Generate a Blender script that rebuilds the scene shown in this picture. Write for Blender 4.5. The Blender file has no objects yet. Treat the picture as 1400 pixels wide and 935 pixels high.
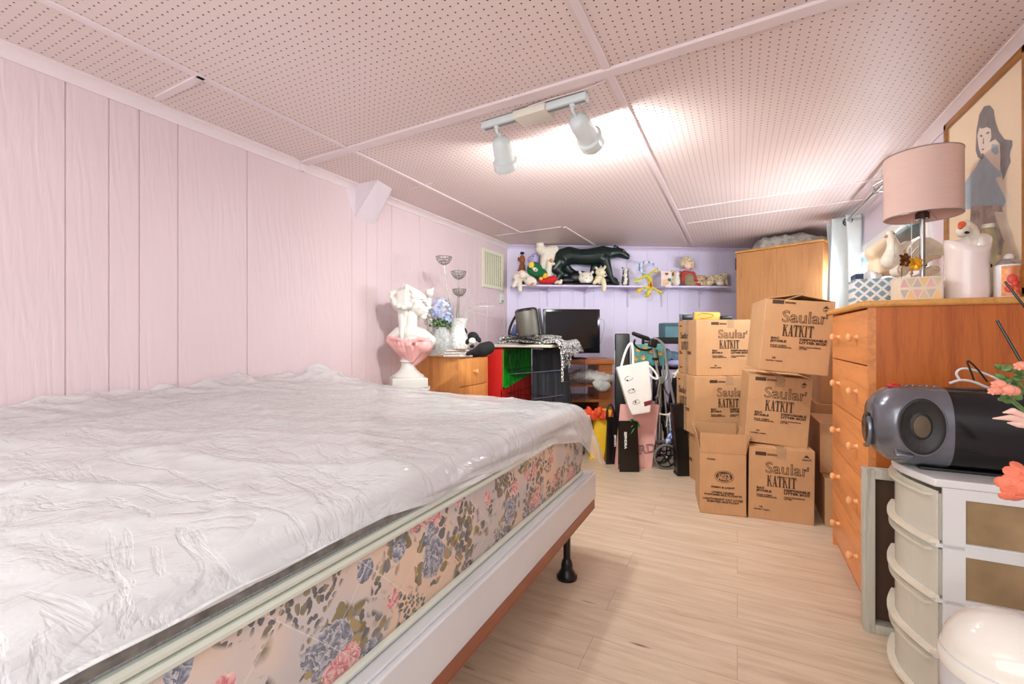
import bpy, bmesh, math, random
from mathutils import Vector, Matrix, Euler, noise
random.seed(7)
SC = bpy.context.scene
COL = SC.collection
# ------------------------------------------------------------------ camera
F, H, TH = 620.0, 1.05, math.radians(26.42)      # focal length in px (1400 wide), eye height, yaw
CT, ST = math.cos(TH), math.sin(TH)
PXV = (700.0, 460.0)
cam = bpy.data.cameras.new('camera'); camo = bpy.data.objects.new('camera', cam); COL.objects.link(camo)
cam.sensor_width = 36; cam.lens = F/1400*36; cam.shift_y = -7.5/1400; cam.clip_start = .02
camo.location = (0, 0, H); camo.rotation_euler = (math.pi/2, 0, TH)
SC.camera = camo
SC.view_settings.view_transform = 'Standard'; SC.view_settings.look = 'None'
SC.view_settings.exposure = 0.80; SC.view_settings.gamma = 1; SC.view_settings.use_curve_mapping = False
# ------------------------------------------------------------------ light
W = bpy.data.worlds.new('daylight'); SC.world = W; W.use_nodes = True
W.node_tree.nodes['Background'].inputs[0].default_value = (.93, .97, 1, 1)
W.node_tree.nodes['Background'].inputs[1].default_value = 5.0
def area(name, loc, rot, size, power, col):
    l = bpy.data.lights.new(name, 'AREA'); l.shape = 'RECTANGLE'; l.size, l.size_y = size; l.energy = power; l.color = col
    o = bpy.data.objects.new(name, l); COL.objects.link(o); o.location = loc; o.rotation_euler = rot; return o
# unseen fill lamps added behind the camera to brighten the room
area('fill_light', (-.65, -1.0, 1.35), (math.radians(80), 0, math.radians(8)), (2.6, 1.2), 25, (.93, 1, .99))
area('fill_light', (-.9, -.35, 1.98), (math.radians(12), 0, math.radians(8)), (1.6, .5), 4, (.93, 1, .99))
# daylight arriving through the basement window
area('window_daylight', (.87+.13, 4.0, 1.53), (0, math.radians(82), 0), (.34, 2.1), 68, (.86, .95, 1))
SPOT_POWER = 7
# ------------------------------------------------------------------ pixel <-> place
def at(px, py, Y):
    X = (px-PXV[0])/F*Y
    return Vector((X*CT-Y*ST, X*ST+Y*CT, H-(py-PXV[1])/F*Y))
def uv_cam(X, Y, z=0): return Vector((X*CT-Y*ST, X*ST+Y*CT, z))
def on_z(px, py, z): return at(px, py, (H-z)*F/(py-PXV[1]))
def on_u(px, py, u): return at(px, py, u/((px-PXV[0])/F*CT-ST))
def on_v(px, py, v): return at(px, py, v/((px-PXV[0])/F*ST+CT))
# ------------------------------------------------------------------ materials
def lin(c):
    c = c/255; return c/12.92 if c <= .04045 else ((c+.055)/1.055)**2.4
def rgb(c): return (lin(c[0]), lin(c[1]), lin(c[2]), 1)
class N:
    def __init__(s, name):
        s.m = bpy.data.materials.new(name); s.m.use_nodes = True; s.t = s.m.node_tree; s.t.nodes.clear()
        s.out = s.n('ShaderNodeOutputMaterial'); s.p = s.n('ShaderNodeBsdfPrincipled'); s.l(s.p.outputs[0], s.out.inputs[0])
        s.co = s.n('ShaderNodeTexCoord')
    def n(s, k, **a):
        x = s.t.nodes.new(k)
        for q, v in a.items(): setattr(x, q, v)
        return x
    def l(s, a, b): s.t.links.new(a, b)
    def set(s, x, i, v):
        if hasattr(v, 'is_linked') or hasattr(v, 'links'): s.l(v, x.inputs[i])
        else: x.inputs[i].default_value = v
    def math(s, op, a, b=0, c=0):
        x = s.n('ShaderNodeMath', operation=op); s.set(x, 0, a); s.set(x, 1, b); s.set(x, 2, c); return x.outputs[0]
    def vm(s, op, a, b=(0, 0, 0)):
        x = s.n('ShaderNodeVectorMath', operation=op); s.set(x, 0, a); s.set(x, 1, b)
        return x.outputs[1] if op in ('LENGTH', 'DISTANCE', 'DOT_PRODUCT') else x.outputs[0]
    def map(s, scale=(1, 1, 1), rot=(0, 0, 0), loc=(0, 0, 0), src=None):
        x = s.n('ShaderNodeMapping'); s.l(src or s.co.outputs['Object'], x.inputs[0])
        x.inputs['Scale'].default_value = scale; x.inputs['Rotation'].default_value = rot; x.inputs['Location'].default_value = loc
        return x.outputs[0]
    def noise(s, v, scale=5, detail=3, rough=.5, dist=0):
        x = s.n('ShaderNodeTexNoise'); s.l(v, x.inputs[0]); x.inputs['Scale'].default_value = scale
        x.inputs['Detail'].default_value = detail; x.inputs['Roughness'].default_value = rough; x.inputs['Distortion'].default_value = dist
        return x.outputs[0]
    def vor(s, v, scale, feature='F1', rand=1):
        x = s.n('ShaderNodeTexVoronoi', feature=feature); s.l(v, x.inputs['Vector']); x.inputs['Scale'].default_value = scale
        x.inputs['Randomness'].default_value = rand; return x
    def ramp(s, f, stops, interp='LINEAR'):
        x = s.n('ShaderNodeValToRGB'); s.l(f, x.inputs[0]); x.color_ramp.interpolation = interp
        e = x.color_ramp.elements
        while len(e) > 1: e.remove(e[-1])
        e[0].position = stops[0][0]; e[0].color = stops[0][1]
        for p, c in stops[1:]:
            q = e.new(p); q.color = c
        return x.outputs[0]
    def mix(s, f, a, b, blend='MIX'):
        x = s.n('ShaderNodeMix', data_type='RGBA', blend_type=blend)
        s.set(x, 0, f); s.set(x, 6, a); s.set(x, 7, b); return x.outputs[2]
    def bump(s, h, strength=.3, dist=.002):
        x = s.n('ShaderNodeBump'); x.inputs['Strength'].default_value = strength; x.inputs['Distance'].default_value = dist
        s.l(h, x.inputs['Height']); s.l(x.outputs[0], s.p.inputs['Normal'])
    def sep(s, v):
        x = s.n('ShaderNodeSeparateXYZ'); s.l(v, x.inputs[0]); return x.outputs
    def base(s, c, rough=.5, metal=0, spec=.5):
        s.set(s.p, 'Base Color', c); s.set(s.p, 'Roughness', rough); s.p.inputs['Metallic'].default_value = metal
        s.p.inputs['Specular IOR Level'].default_value = spec
_M = {}
def M(name, c, rough=.5, metal=0, spec=.5, var=.06, vs=9, bump=0, bs=60, alpha=1, trans=0, emit=0, sss=0):
    if name in _M: return _M[name]
    k = N(name); v = k.co.outputs['Object']
    n = k.noise(v, vs, 3)
    a = [x*(1-var) for x in rgb(c)[:3]]+[1]; b = [min(1, x*(1+var)) for x in rgb(c)[:3]]+[1]
    k.base(k.ramp(n, [(.3, a), (.7, b)]), rough, metal, spec)
    if bump: k.bump(k.noise(v, bs, 4), bump)
    if alpha < 1: k.p.inputs['Alpha'].default_value = alpha
    if trans: k.p.inputs['Transmission Weight'].default_value = trans; k.p.inputs['IOR'].default_value = 1.2
    if emit: k.p.inputs['Emission Color'].default_value = rgb(c); k.p.inputs['Emission Strength'].default_value = emit
    if sss: k.p.inputs['Subsurface Weight'].default_value = sss; k.p.inputs['Subsurface Radius'].default_value = (.02, .01, .01)
    _M[name] = k.m; return k.m
def wood(name, c1, c2, axis='z', rough=.38, scale=1, bs=.06):
    if name in _M: return _M[name]
    k = N(name)
    sc = {'z': (14, 14, .9), 'x': (.9, 14, 14), 'y': (14, .9, 14)}[axis]
    v = k.map([q*scale for q in sc])
    g = k.noise(v, 2.2, 5, .6, .7); f = k.noise(k.map([q*scale*5 for q in sc]), 5, 3)
    m = k.math('ADD', k.math('MULTIPLY', g, .75), k.math('MULTIPLY', f, .25))
    k.base(k.ramp(m, [(.33, rgb(c1)), (.5, rgb(c2)), (.68, rgb([min(255, q*1.04) for q in c2]))]), rough)
    k.bump(f, .08, .0006); _M[name] = k.m; return k.m
def two(name, c1, c2, kind='noise', scale=30, edge=.5, rough=.8, w=.02):
    if name in _M: return _M[name]
    k = N(name); v = k.co.outputs['Object']
    if kind == 'noise': f = k.noise(v, scale, 2)
    elif kind == 'stripe': f = k.math('ADD', k.math('MULTIPLY', k.math('SINE', k.math('ADD', k.math('MULTIPLY', k.sep(v)[0], scale), k.math('MULTIPLY', k.noise(v, scale*.3, 2), 6))), .5), .5)
    else: f = k.vor(v, scale).outputs['Distance']
    k.base(k.ramp(f, [(edge-w, rgb(c1)), (edge+w, rgb(c2))]), rough); _M[name] = k.m; return k.m
# ------------------------------------------------------------------ mesh builder
def rotm(rx=0, ry=0, rz=0): return Euler((math.radians(rx), math.radians(ry), math.radians(rz))).to_matrix().to_4x4()
class MB:
    def __init__(s): s.bm = bmesh.new()
    def _new(s, verts, M_): bmesh.ops.transform(s.bm, matrix=M_, verts=verts)
    def box(s, c, size, rx=0, ry=0, rz=0, bev=0, R=None):
        r = bmesh.ops.create_cube(s.bm, size=1)['verts']
        Mx = Matrix.Translation(c) @ (R or rotm(rx, ry, rz)) @ Matrix.Diagonal((*size, 1)); s._new(r, Mx)
        if bev:
            es = list({e for v in r for e in v.link_edges})
            bmesh.ops.bevel(s.bm, geom=es, offset=bev, segments=3, affect='EDGES', profile=.5)
        return s
    def bb(s, lo, hi, bev=0):
        return s.box([(a+b)/2 for a, b in zip(lo, hi)], [b-a for a, b in zip(lo, hi)], bev=bev)
    def cyl(s, p0, p1, r0, r1=None, n=16):
        p0, p1 = Vector(p0), Vector(p1); d = p1-p0; r1 = r0 if r1 is None else r1
        r = bmesh.ops.create_cone(s.bm, cap_ends=True, segments=n, radius1=r0, radius2=max(r1, 1e-5), depth=max(d.length, 1e-6))['verts']
        s._new(r, Matrix.Translation((p0+p1)/2) @ d.to_track_quat('Z', 'Y').to_matrix().to_4x4()); return s
    def ell(s, c, r, rx=0, ry=0, rz=0, n=14):
        if not hasattr(r, '__len__'): r = (r, r, r)
        q = bmesh.ops.create_uvsphere(s.bm, u_segments=n, v_segments=max(6, n*2//3), radius=1)['verts']
        s._new(q, Matrix.Translation(c) @ rotm(rx, ry, rz) @ Matrix.Diagonal((*r, 1))); return s
    def limb(s, pts, n=12):
        for (p, r), (q, t) in zip(pts, pts[1:]):
            if (Vector(p)-Vector(q)).length > 1e-5: s.cyl(p, q, r, t, n)
        for p, r in pts: s.ell(p, r, n=n)
        return s
    def tube(s, pts, r, n=8, closed=False, smooth=0):
        pts = [Vector(p) for p in pts]
        for _ in range(smooth):
            q = []
            for i in range(len(pts)-(0 if closed else 1)):
                a, b = pts[i], pts[(i+1) % len(pts)]; q += [a*.75+b*.25, a*.25+b*.75]
            pts = q if closed else [pts[0]]+q+[pts[-1]]
        L = len(pts); rings = []; up = None
        for i, p in enumerate(pts):
            if closed: t = pts[(i+1) % L]-pts[i-1]
            else: t = pts[min(i+1, L-1)]-pts[max(i-1, 0)]
            t = t.normalized() if t.length > 1e-9 else Vector((0, 0, 1))
            if up is None: up = t.orthogonal().normalized()
            else:
                up = up-t*up.dot(t); up = up.normalized() if up.length > 1e-6 else t.orthogonal().normalized()
            b = t.cross(up); rr = r[min(i*len(r)//L, len(r)-1)] if hasattr(r, '__len__') else r
            rings.append([s.bm.verts.new(p+(up*math.cos(a)+b*math.sin(a))*rr) for a in [2*math.pi*k/n for k in range(n)]])
        for i in range(L if closed else L-1):
            A, B = rings[i], rings[(i+1) % L]
            for k in range(n): s.bm.faces.new((A[k], A[(k+1) % n], B[(k+1) % n], B[k]))
        if not closed:
            s.bm.faces.new(rings[0][::-1]); s.bm.faces.new(rings[-1])
        return s
    def lathe(s, prof, c=(0, 0, 0), n=28, R=None, sx=1, sy=1, fn=None):
        Mx = Matrix.Translation(c) @ (R or Matrix.Identity(4)); rings = []
        for r, z in prof:
            ring = []
            for k in range(n):
                a = 2*math.pi*k/n; q = r*(fn(a, z) if fn else 1)
                ring.append(s.bm.verts.new(Mx @ Vector((q*math.cos(a)*sx, q*math.sin(a)*sy, z))))
            rings.append(ring)
        for A, B in zip(rings, rings[1:]):
            for k in range(n): s.bm.faces.new((A[k], A[(k+1) % n], B[(k+1) % n], B[k]))
        if prof[0] == prof[-1]: return s
        if prof[0][0] > 1e-4: s.bm.faces.new(rings[0][::-1])
        if prof[-1][0] > 1e-4: s.bm.faces.new(rings[-1])
        return s
    def poly(s, pts): s.bm.faces.new([s.bm.verts.new(Vector(p)) for p in pts]); return s
    def prism(s, poly, depth, Mx=None):
        """closed outline in local xy, extruded by depth along local z"""
        Mx = Mx or Matrix.Identity(4)
        A = [s.bm.verts.new(Mx @ Vector((x, y, 0))) for x, y in poly]; B = [s.bm.verts.new(Mx @ Vector((x, y, depth))) for x, y in poly]
        n = len(A); s.bm.faces.new(A[::-1]); s.bm.faces.new(B)
        for k in range(n): s.bm.faces.new((A[k], A[(k+1) % n], B[(k+1) % n], B[k]))
        return s
    def grid(s, fn, nu, nv):
        V = [[s.bm.verts.new(Vector(fn(i/nu, j/nv))) for j in range(nv+1)] for i in range(nu+1)]
        for i in range(nu):
            for j in range(nv): s.bm.faces.new((V[i][j], V[i+1][j], V[i+1][j+1], V[i][j+1]))
        return s
    def text(s, body, size, Mx, sx=1, outline=0, bold=0, ext=.0006, align='LEFT'):
        cu = bpy.data.curves.new('t', 'FONT'); cu.body = body; cu.size = size; cu.align_x = align; cu.resolution_u = 3
        if outline: cu.fill_mode = 'NONE'; cu.bevel_depth = outline; cu.bevel_resolution = 0
        else: cu.extrude = ext; cu.offset = bold
        o = bpy.data.objects.new('t', cu); COL.objects.link(o)
        dg = bpy.context.evaluated_depsgraph_get(); me = bpy.data.meshes.new_from_object(o.evaluated_get(dg))
        me.transform(Mx @ Matrix.Diagonal((sx, 1, 1, 1))); s.bm.from_mesh(me)
        bpy.data.objects.remove(o); bpy.data.curves.remove(cu); bpy.data.meshes.remove(me); return s
    def build(s, name, mat, parent=None, world=False, smooth=True, ang=40, remesh=0, sub=0, solid=0, bev=0, normals=True):
        if parent is not None and world:
            pm = parent.matrix_basis.copy(); q = parent.parent
            while q is not None: pm = q.matrix_basis @ pm; q = q.parent
            bmesh.ops.transform(s.bm, matrix=pm.inverted(), verts=s.bm.verts)
        if normals: bmesh.ops.recalc_face_normals(s.bm, faces=s.bm.faces)
        me = bpy.data.meshes.new(name); s.bm.to_mesh(me); s.bm.free(); me.materials.append(mat)
        if smooth:
            me.polygons.foreach_set('use_smooth', [True]*len(me.polygons)); me.set_sharp_from_angle(angle=math.radians(ang))
        o = bpy.data.objects.new(name, me); COL.objects.link(o)
        if parent is not None: o.parent = parent
        if solid: q = o.modifiers.new('s', 'SOLIDIFY'); q.thickness = solid; q.offset = 0
        if bev: q = o.modifiers.new('b', 'BEVEL'); q.width = bev; q.segments = 2; q.limit_method = 'ANGLE'
        if remesh:
            q = o.modifiers.new('r', 'REMESH'); q.mode = 'VOXEL'; q.voxel_size = remesh; q.use_smooth_shade = True
            q = o.modifiers.new('sm', 'SMOOTH'); q.factor = .6; q.iterations = 4
        if sub: q = o.modifiers.new('u', 'SUBSURF'); q.levels = q.render_levels = sub
        return o
def tag(o, label, cat, group=None, kind=None):
    o['label'] = label; o['category'] = cat
    if group: o['group'] = group
    if kind: o['kind'] = kind
    return o
def thing(name, label, cat, loc=(0, 0, 0), rz=0, group=None, R=None):
    o = bpy.data.objects.new(name, None); COL.objects.link(o); o.empty_display_size = .05
    o.location = loc
    if R is not None: o.rotation_euler = R.to_euler()
    else: o.rotation_euler = (0, 0, rz)
    o.matrix_basis = Matrix.Translation(loc) @ (R.to_4x4() if R is not None else Matrix.Rotation(rz, 4, 'Z'))
    return tag(o, label, cat, group)
def struct(o): o['kind'] = 'structure'; return o
class TP:
    """a thing placed by the photo: local x = right, y = away, z = up, origin at px0,py0 at distance Y"""
    def __init__(s, name, label, cat, px0, py0, Y, group=None, z=None, rz=0):
        s.px0, s.py0, s.Y, s.s = px0, py0, Y, Y/F
        p = at(px0, py0, Y)
        if z is not None: p.z = z
        s.o = thing(name, label, cat, p, TH+rz, group)
    def __call__(s, px, py, dy=0): return Vector(((px-s.px0)*s.s, dy, (s.py0-py)*s.s))
# ================================================================== SETTING
UL, UR, CZ = -2.274, .87, 2.056
# materials of the shell
def mk_wall(name, c, grain=.5):
    k = N(name); v = k.map((9, 9, .8)); n = k.noise(v, 3.2, 4, .55, 1.6)
    w = k.n('ShaderNodeTexWave', wave_type='BANDS', bands_direction='DIAGONAL'); k.l(k.map((3, 3, .42)), w.inputs[0])
    w.inputs['Scale'].default_value = 5; w.inputs['Distortion'].default_value = 9; w.inputs['Detail'].default_value = 3; w.inputs['Detail Scale'].default_value = 1.2
    big = k.noise(k.co.outputs['Object'], 1.1, 2)
    a = rgb([q*.975 for q in c]); b = rgb(c)
    k.base(k.ramp(big, [(.35, a), (.65, b)]), .42, 0, .4)
    k.bump(k.math('ADD', n, k.math('MULTIPLY', w.outputs[1], .6)), grain, .0025); return k.m
m_wl = mk_wall('pink_wood_grain_panel', (226, 204, 208), .5)
m_wb = mk_wall('lavender_panel', (224, 214, 238), .15)
m_wr = mk_wall('pale_lilac_paint', (224, 212, 224), .08)
m_trim = M('pinkish_white_trim', (228, 212, 214), .4, var=.02)
def mk_ceiling():
    k = N('perforated_board'); v = k.co.outputs['Object']; g = .0285
    x, y, _ = k.sep(v)
    fx = k.math('SUBTRACT', k.math('FRACT', k.math('DIVIDE', x, g)), .5); fy = k.math('SUBTRACT', k.math('FRACT', k.math('DIVIDE', y, g)), .5)
    d = k.math('SQRT', k.math('ADD', k.math('MULTIPLY', fx, fx), k.math('MULTIPLY', fy, fy)))
    hole = k.math('LESS_THAN', d, .108)
    n = k.noise(v, 1.3, 2)
    c = k.ramp(n, [(.3, rgb((224, 204, 200))), (.7, rgb((229, 210, 206)))])
    k.base(k.mix(hole, c, rgb((60, 38, 36))), .45, 0, .35)
    k.bump(k.math('MULTIPLY', hole, -1), .5, .002); return k.m
m_ceil = mk_ceiling()
def mk_floor():
    k = N('oak_laminate_planks'); v = k.co.outputs['Object']
    b = k.n('ShaderNodeTexBrick'); k.l(v, b.inputs[0]); b.offset = .37; b.offset_frequency = 2; b.squash = 1
    b.inputs['Scale'].default_value = 1; b.inputs['Brick Width'].default_value = 1.22; b.inputs['Row Height'].default_value = .172
    b.inputs['Mortar Size'].default_value = .0009; b.inputs['Mortar Smooth'].default_value = 0; b.inputs['Bias'].default_value = 0
    b.inputs['Color1'].default_value = (0, 0, 0, 1); b.inputs['Color2'].default_value = (1, 1, 1, 1); b.inputs['Mortar'].default_value = (.5, .5, .5, 1)
    sh = k.vm('ADD', v, k.vm('MULTIPLY', b.outputs[0], (7, 3, 0)))
    g1 = k.noise(k.map((1.1, 11, 1), src=sh), 2.5, 5, .62, .5); g2 = k.noise(k.map((2.4, 60, 1), src=sh), 3, 3, .6)
    kn = k.vor(k.map((1.1, 6, 1), src=sh), 1.5).outputs['Distance']
    t = k.math('ADD', k.math('MULTIPLY', g1, .7), k.math('MULTIPLY', g2, .3))
    c = k.ramp(t, [(.30, rgb((188, 163, 138))), (.46, rgb((214, 191, 165))), (.62, rgb((226, 206, 182)))])
    c = k.mix(k.math('MULTIPLY', k.sep(b.outputs[0])[0], .10), c, rgb((196, 172, 152)))
    c = k.mix(k.ramp(kn, [(.02, (1, 1, 1, 1)), (.075, (0, 0, 0, 1))]), c, rgb((130, 98, 74)))
    c = k.mix(k.math('MULTIPLY', b.outputs[1], .55), c, rgb((128, 104, 88)))
    k.base(c, .36, 0, .4); k.bump(g2, .12, .0006); return k.m
m_floor = mk_floor()
V0 = -1.3
BL = Vector((UL, 4.455, 0)); BR = Vector((UR, 6.327, 0)); bdir = (BR-BL).normalized(); bnor = Vector((bdir.y, -bdir.x, 0))   # toward the room
BANG = math.atan2(bdir.y, bdir.x)
def back_v(u): return BL.y+(u-BL.x)*(BR.y-BL.y)/(BR.x-BL.x)
struct(MB().prism([(UL, V0), (UR, V0), (UR, BR.y), (UL, BL.y)], -.08).build('floor', m_floor, smooth=False))
struct(MB().prism([(UL-.1, V0-.1), (UR+.1, V0-.1), (UR+.1, BR.y+.1), (UL-.1, BL.y+.1)], .08, Matrix.Translation((0, 0, CZ))).build('ceiling', m_ceil, smooth=False))
# left wall: vertical boards with routed grooves
pat = [on_u(p, 300, UL).y for p in (90, 149.5, 191, 243.6, 338)]
gro = []
span = 1.42
for k_ in range(-3, 5):
    for q in pat[:5]: gro.append(q+k_*span)
gro = sorted(g for g in gro if V0+.05 < g < BL.y-.05)
prof = [(V0, 0)]
for g in gro: prof += [(g-.004, 0), (g-.0015, -.005), (g+.0015, -.005), (g+.004, 0)]
prof += [(BL.y, 0), (BL.y, -.1), (V0, -.1)]
Mw = Matrix(((0, 1, 0, UL), (1, 0, 0, 0), (0, 0, 1, 0), (0, 0, 0, 1)))
struct(MB().prism(prof, CZ, Mw).build('wall_left', m_wl, smooth=False))
# back wall with faint grooves
Lb = (BR-BL).length; prof = [(0, 0)]
for g in [i*.205+.12+.03*((i*7) % 3) for i in range(17)]:
    prof += [(g-.003, 0), (g-.001, .004), (g+.001, .004), (g+.003, 0)]
prof += [(Lb, 0), (Lb, .1), (0, .1)]
Mb = Matrix.Translation(BL) @ Matrix.Rotation(BANG, 4, 'Z')
struct(MB().prism(prof, CZ, Mb).build('wall_back', m_wb, smooth=False))
# right wall with the window opening
WV0, WV1, WZ0, WZ1 = 2.97, 5.05, 1.40, 1.72
m = MB()
for lo, hi in (((UR, V0, 0), (UR+.1, WV0, CZ)), ((UR, WV1, 0), (UR+.1, BR.y, CZ)), ((UR, WV0, 0), (UR+.1, WV1, WZ0)), ((UR, WV0, WZ1), (UR+.1, WV1, CZ))): m.bb(lo, hi)
struct(m.build('wall_right', m_wr, smooth=False))
struct(MB().bb((UL-.1, V0-.1, 0), (UR+.1, V0, CZ)).build('wall_front', m_wr, smooth=False))
m_wframe = M('white_window_frame', (236, 238, 238), .35, var=.02)
w = MB(); t = .03
w.bb((UR-.015, WV0, WZ1-t), (UR+.06, WV1, WZ1+.02)).bb((UR-.015, WV0, WZ0-.02), (UR+.06, WV1, WZ0+t))
w.bb((UR-.015, WV0-.01, WZ0), (UR+.06, WV0+t, WZ1)).bb((UR-.015, WV1-t, WZ0), (UR+.06, WV1, WZ1)).bb((UR, 4.05, WZ0), (UR+.05, 4.08, WZ1))
wf = struct(w.build('window_1', m_wframe, smooth=False))
MB().bb((UR+.01, WV0+t, WZ1-.13), (UR+.02, WV1-t, WZ1-t)).build('dark_upper_pane', M('dark_teal_glass', (52, 78, 82), .15), wf, smooth=False)
MB().bb((UR+.035, WV0+t, WZ0+t), (UR+.039, WV1-t, WZ1-.13)).build('pane', M('clear_glass', (235, 245, 245), .05, alpha=.15), wf, smooth=False)
# trims: cove mouldings and ceiling battens
def cove(name, a, b, nrm, mat=None, w=.045):
    a, b = Vector(a), Vector(b); d = (b-a); L = d.length; d.normalize()
    Mx = Matrix((( nrm[0], 0, d.x, a.x), (nrm[1], 0, d.y, a.y), (0, 1, 0, CZ), (0, 0, 0, 1)))
    pr = [(0, 0), (0, -w), (.007, -w), (.010, -w+.012), (w-.014, -.012), (w, -.007), (w, 0)]
    struct(MB().prism(pr, L, Mx).build(name, mat or m_trim))
cove('trim_1', (UL, V0, 0), (UL, BL.y, 0), (1, 0)); cove('trim_2', (UR, V0, 0), (UR, BR.y, 0), (-1, 0))
cove('trim_3', BL, BR, (bnor.x, bnor.y), M('lavender_trim', (214, 198, 226), .4, var=.02), .04)
tn = [4]
def batten(p, q, w=.028, h=.008, mat=None, ext0=0, ext1=0):
    a, b = on_z(*p, CZ), on_z(*q, CZ); d = (b-a).normalized(); a = a-d*ext0; b = b+d*ext1
    c = (a+b)/2; m = MB().box((c.x, c.y, CZ-h/2), ((b-a).length, w, h), rz=math.degrees(math.atan2(d.y, d.x)), bev=.0015)
    struct(m.build('trim_%d' % tn[0], mat or m_trim, smooth=False)); tn[0] += 1
a0 = on_z(832, 97, CZ)
batten((832, 97), (948, 337), ext0=2.6)
batten((69, 3), (712, 318), ext0=.6)
batten((415, 222), (832, 97), w=.055, h=.012); batten((832, 97), (1150, -4), w=.05, h=.012, ext1=.3)
batten((217, 133), (276, 103), w=.03)
batten((925, 287), (1205, 244), w=.02, h=.006, ext1=.2); batten((940, 305), (1188, 271), w=.02, h=.006, ext1=.2)
batten((678, 322), (767, 310), w=.02, h=.006); batten((771.6, 310), (813, 335), w=.028, h=.008)
batten((560, 258), (590, 250), w=.012, h=.004)
# small conduit bracket at the left wall
p = on_u(413, 228, UL+.012)
struct(MB().box(p, (.025, .022, .05), bev=.003).box(p+Vector((0, -.012, 0)), (.03, .006, .06)).build('trim_%d' % tn[0], m_trim)); tn[0] += 1
# slanted boxed-in corner under the ceiling on the left wall
A_, B_, C_, D_ = on_z(466, 247, CZ), on_z(487, 252, CZ), on_z(516, 246, CZ), on_z(536, 258, CZ)
E_, F_ = on_u(485, 298, UL), on_u(511, 307, UL); G_ = Vector((UL, F_.y+.15, CZ)); A_.x = UL
m = MB(); m.poly([A_, B_, E_]).poly([B_, C_, E_]).poly([C_, D_, F_, E_]).poly([D_, G_, F_]).poly([A_, G_, D_, C_, B_]).poly([A_, E_, F_, G_])
bmesh.ops.remove_doubles(m.bm, verts=m.bm.verts, dist=1e-5)
struct(m.build('trim_%d' % tn[0], M('boxed_corner_paint', (226, 214, 222), .4, var=.02), smooth=False)); tn[0] += 1
struct(MB().bb((UL, V0, 0), (UL+.012, BL.y, .08)).build('baseboard_left', m_trim, smooth=False))
# vent grille on the left wall
va, vb = on_u(659, 368, UL), on_u(687, 368, UL); vz0, vz1 = 1.545, 1.935
m_vent = M('cream_vent_metal', (228, 226, 200), .45, var=.03); m_dark = M('dark_recess', (60, 52, 40), .8)
vt = thing('vent_grille', 'cream wall vent grille with rows of small slots near the far corner', 'vent', (UL, (va.y+vb.y)/2, (vz0+vz1)/2))
v0, v1 = va.y, vb.y; m = MB(); b_ = .035
m.bb((UL+.001, v0, vz0), (UL+.014, v1, vz0+b_)).bb((UL+.001, v0, vz1-b_), (UL+.014, v1, vz1)).bb((UL+.001, v0, vz0+b_), (UL+.014, v0+b_, vz1-b_)).bb((UL+.001, v1-b_, vz0+b_), (UL+.014, v1, vz1-b_))
m.build('frame', m_vent, vt, world=True, smooth=False)
MB().bb((UL+.001, v0+b_, vz0+b_), (UL+.003, v1-b_, vz1-b_)).build('backing', m_dark, vt, world=True, smooth=False)
m = MB()
nb = 8
for i in range(nb+1):
    q = v0+b_+(v1-v0-2*b_)*i/nb; m.bb((UL+.004, q-.011, vz0+b_), (UL+.010, q+.011, vz1-b_))
for i in range(1, 24):
    q = vz0+b_+(vz1-vz0-2*b_)*i/24; m.bb((UL+.004, v0+b_, q-.0030), (UL+.009, v1-b_, q+.0030))
m.build('slats', m_vent, vt, world=True, smooth=False)
# thermostat / phone jack
p = on_u(684.5, 408, UL)
th = thing('thermostat', 'small pale thermostat box on the left wall under the vent', 'thermostat', p)
MB().box((.012, 0, 0), (.022, .075, .10), bev=.004).build('housing', M('pale_green_plastic', (214, 220, 208), .4), th)
MB().box((.0245, 0, -.03), (.002, .05, .018)).build('scale_window', M('grey_green_dial', (120, 135, 120), .4), th, smooth=False)
MB().tube([(.008, .03, -.05), (.010, .06, -.2), (.012, .05, -.45), (.012, .07, -.8)], .003, smooth=2).build('wire', m_trim, th)
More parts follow.
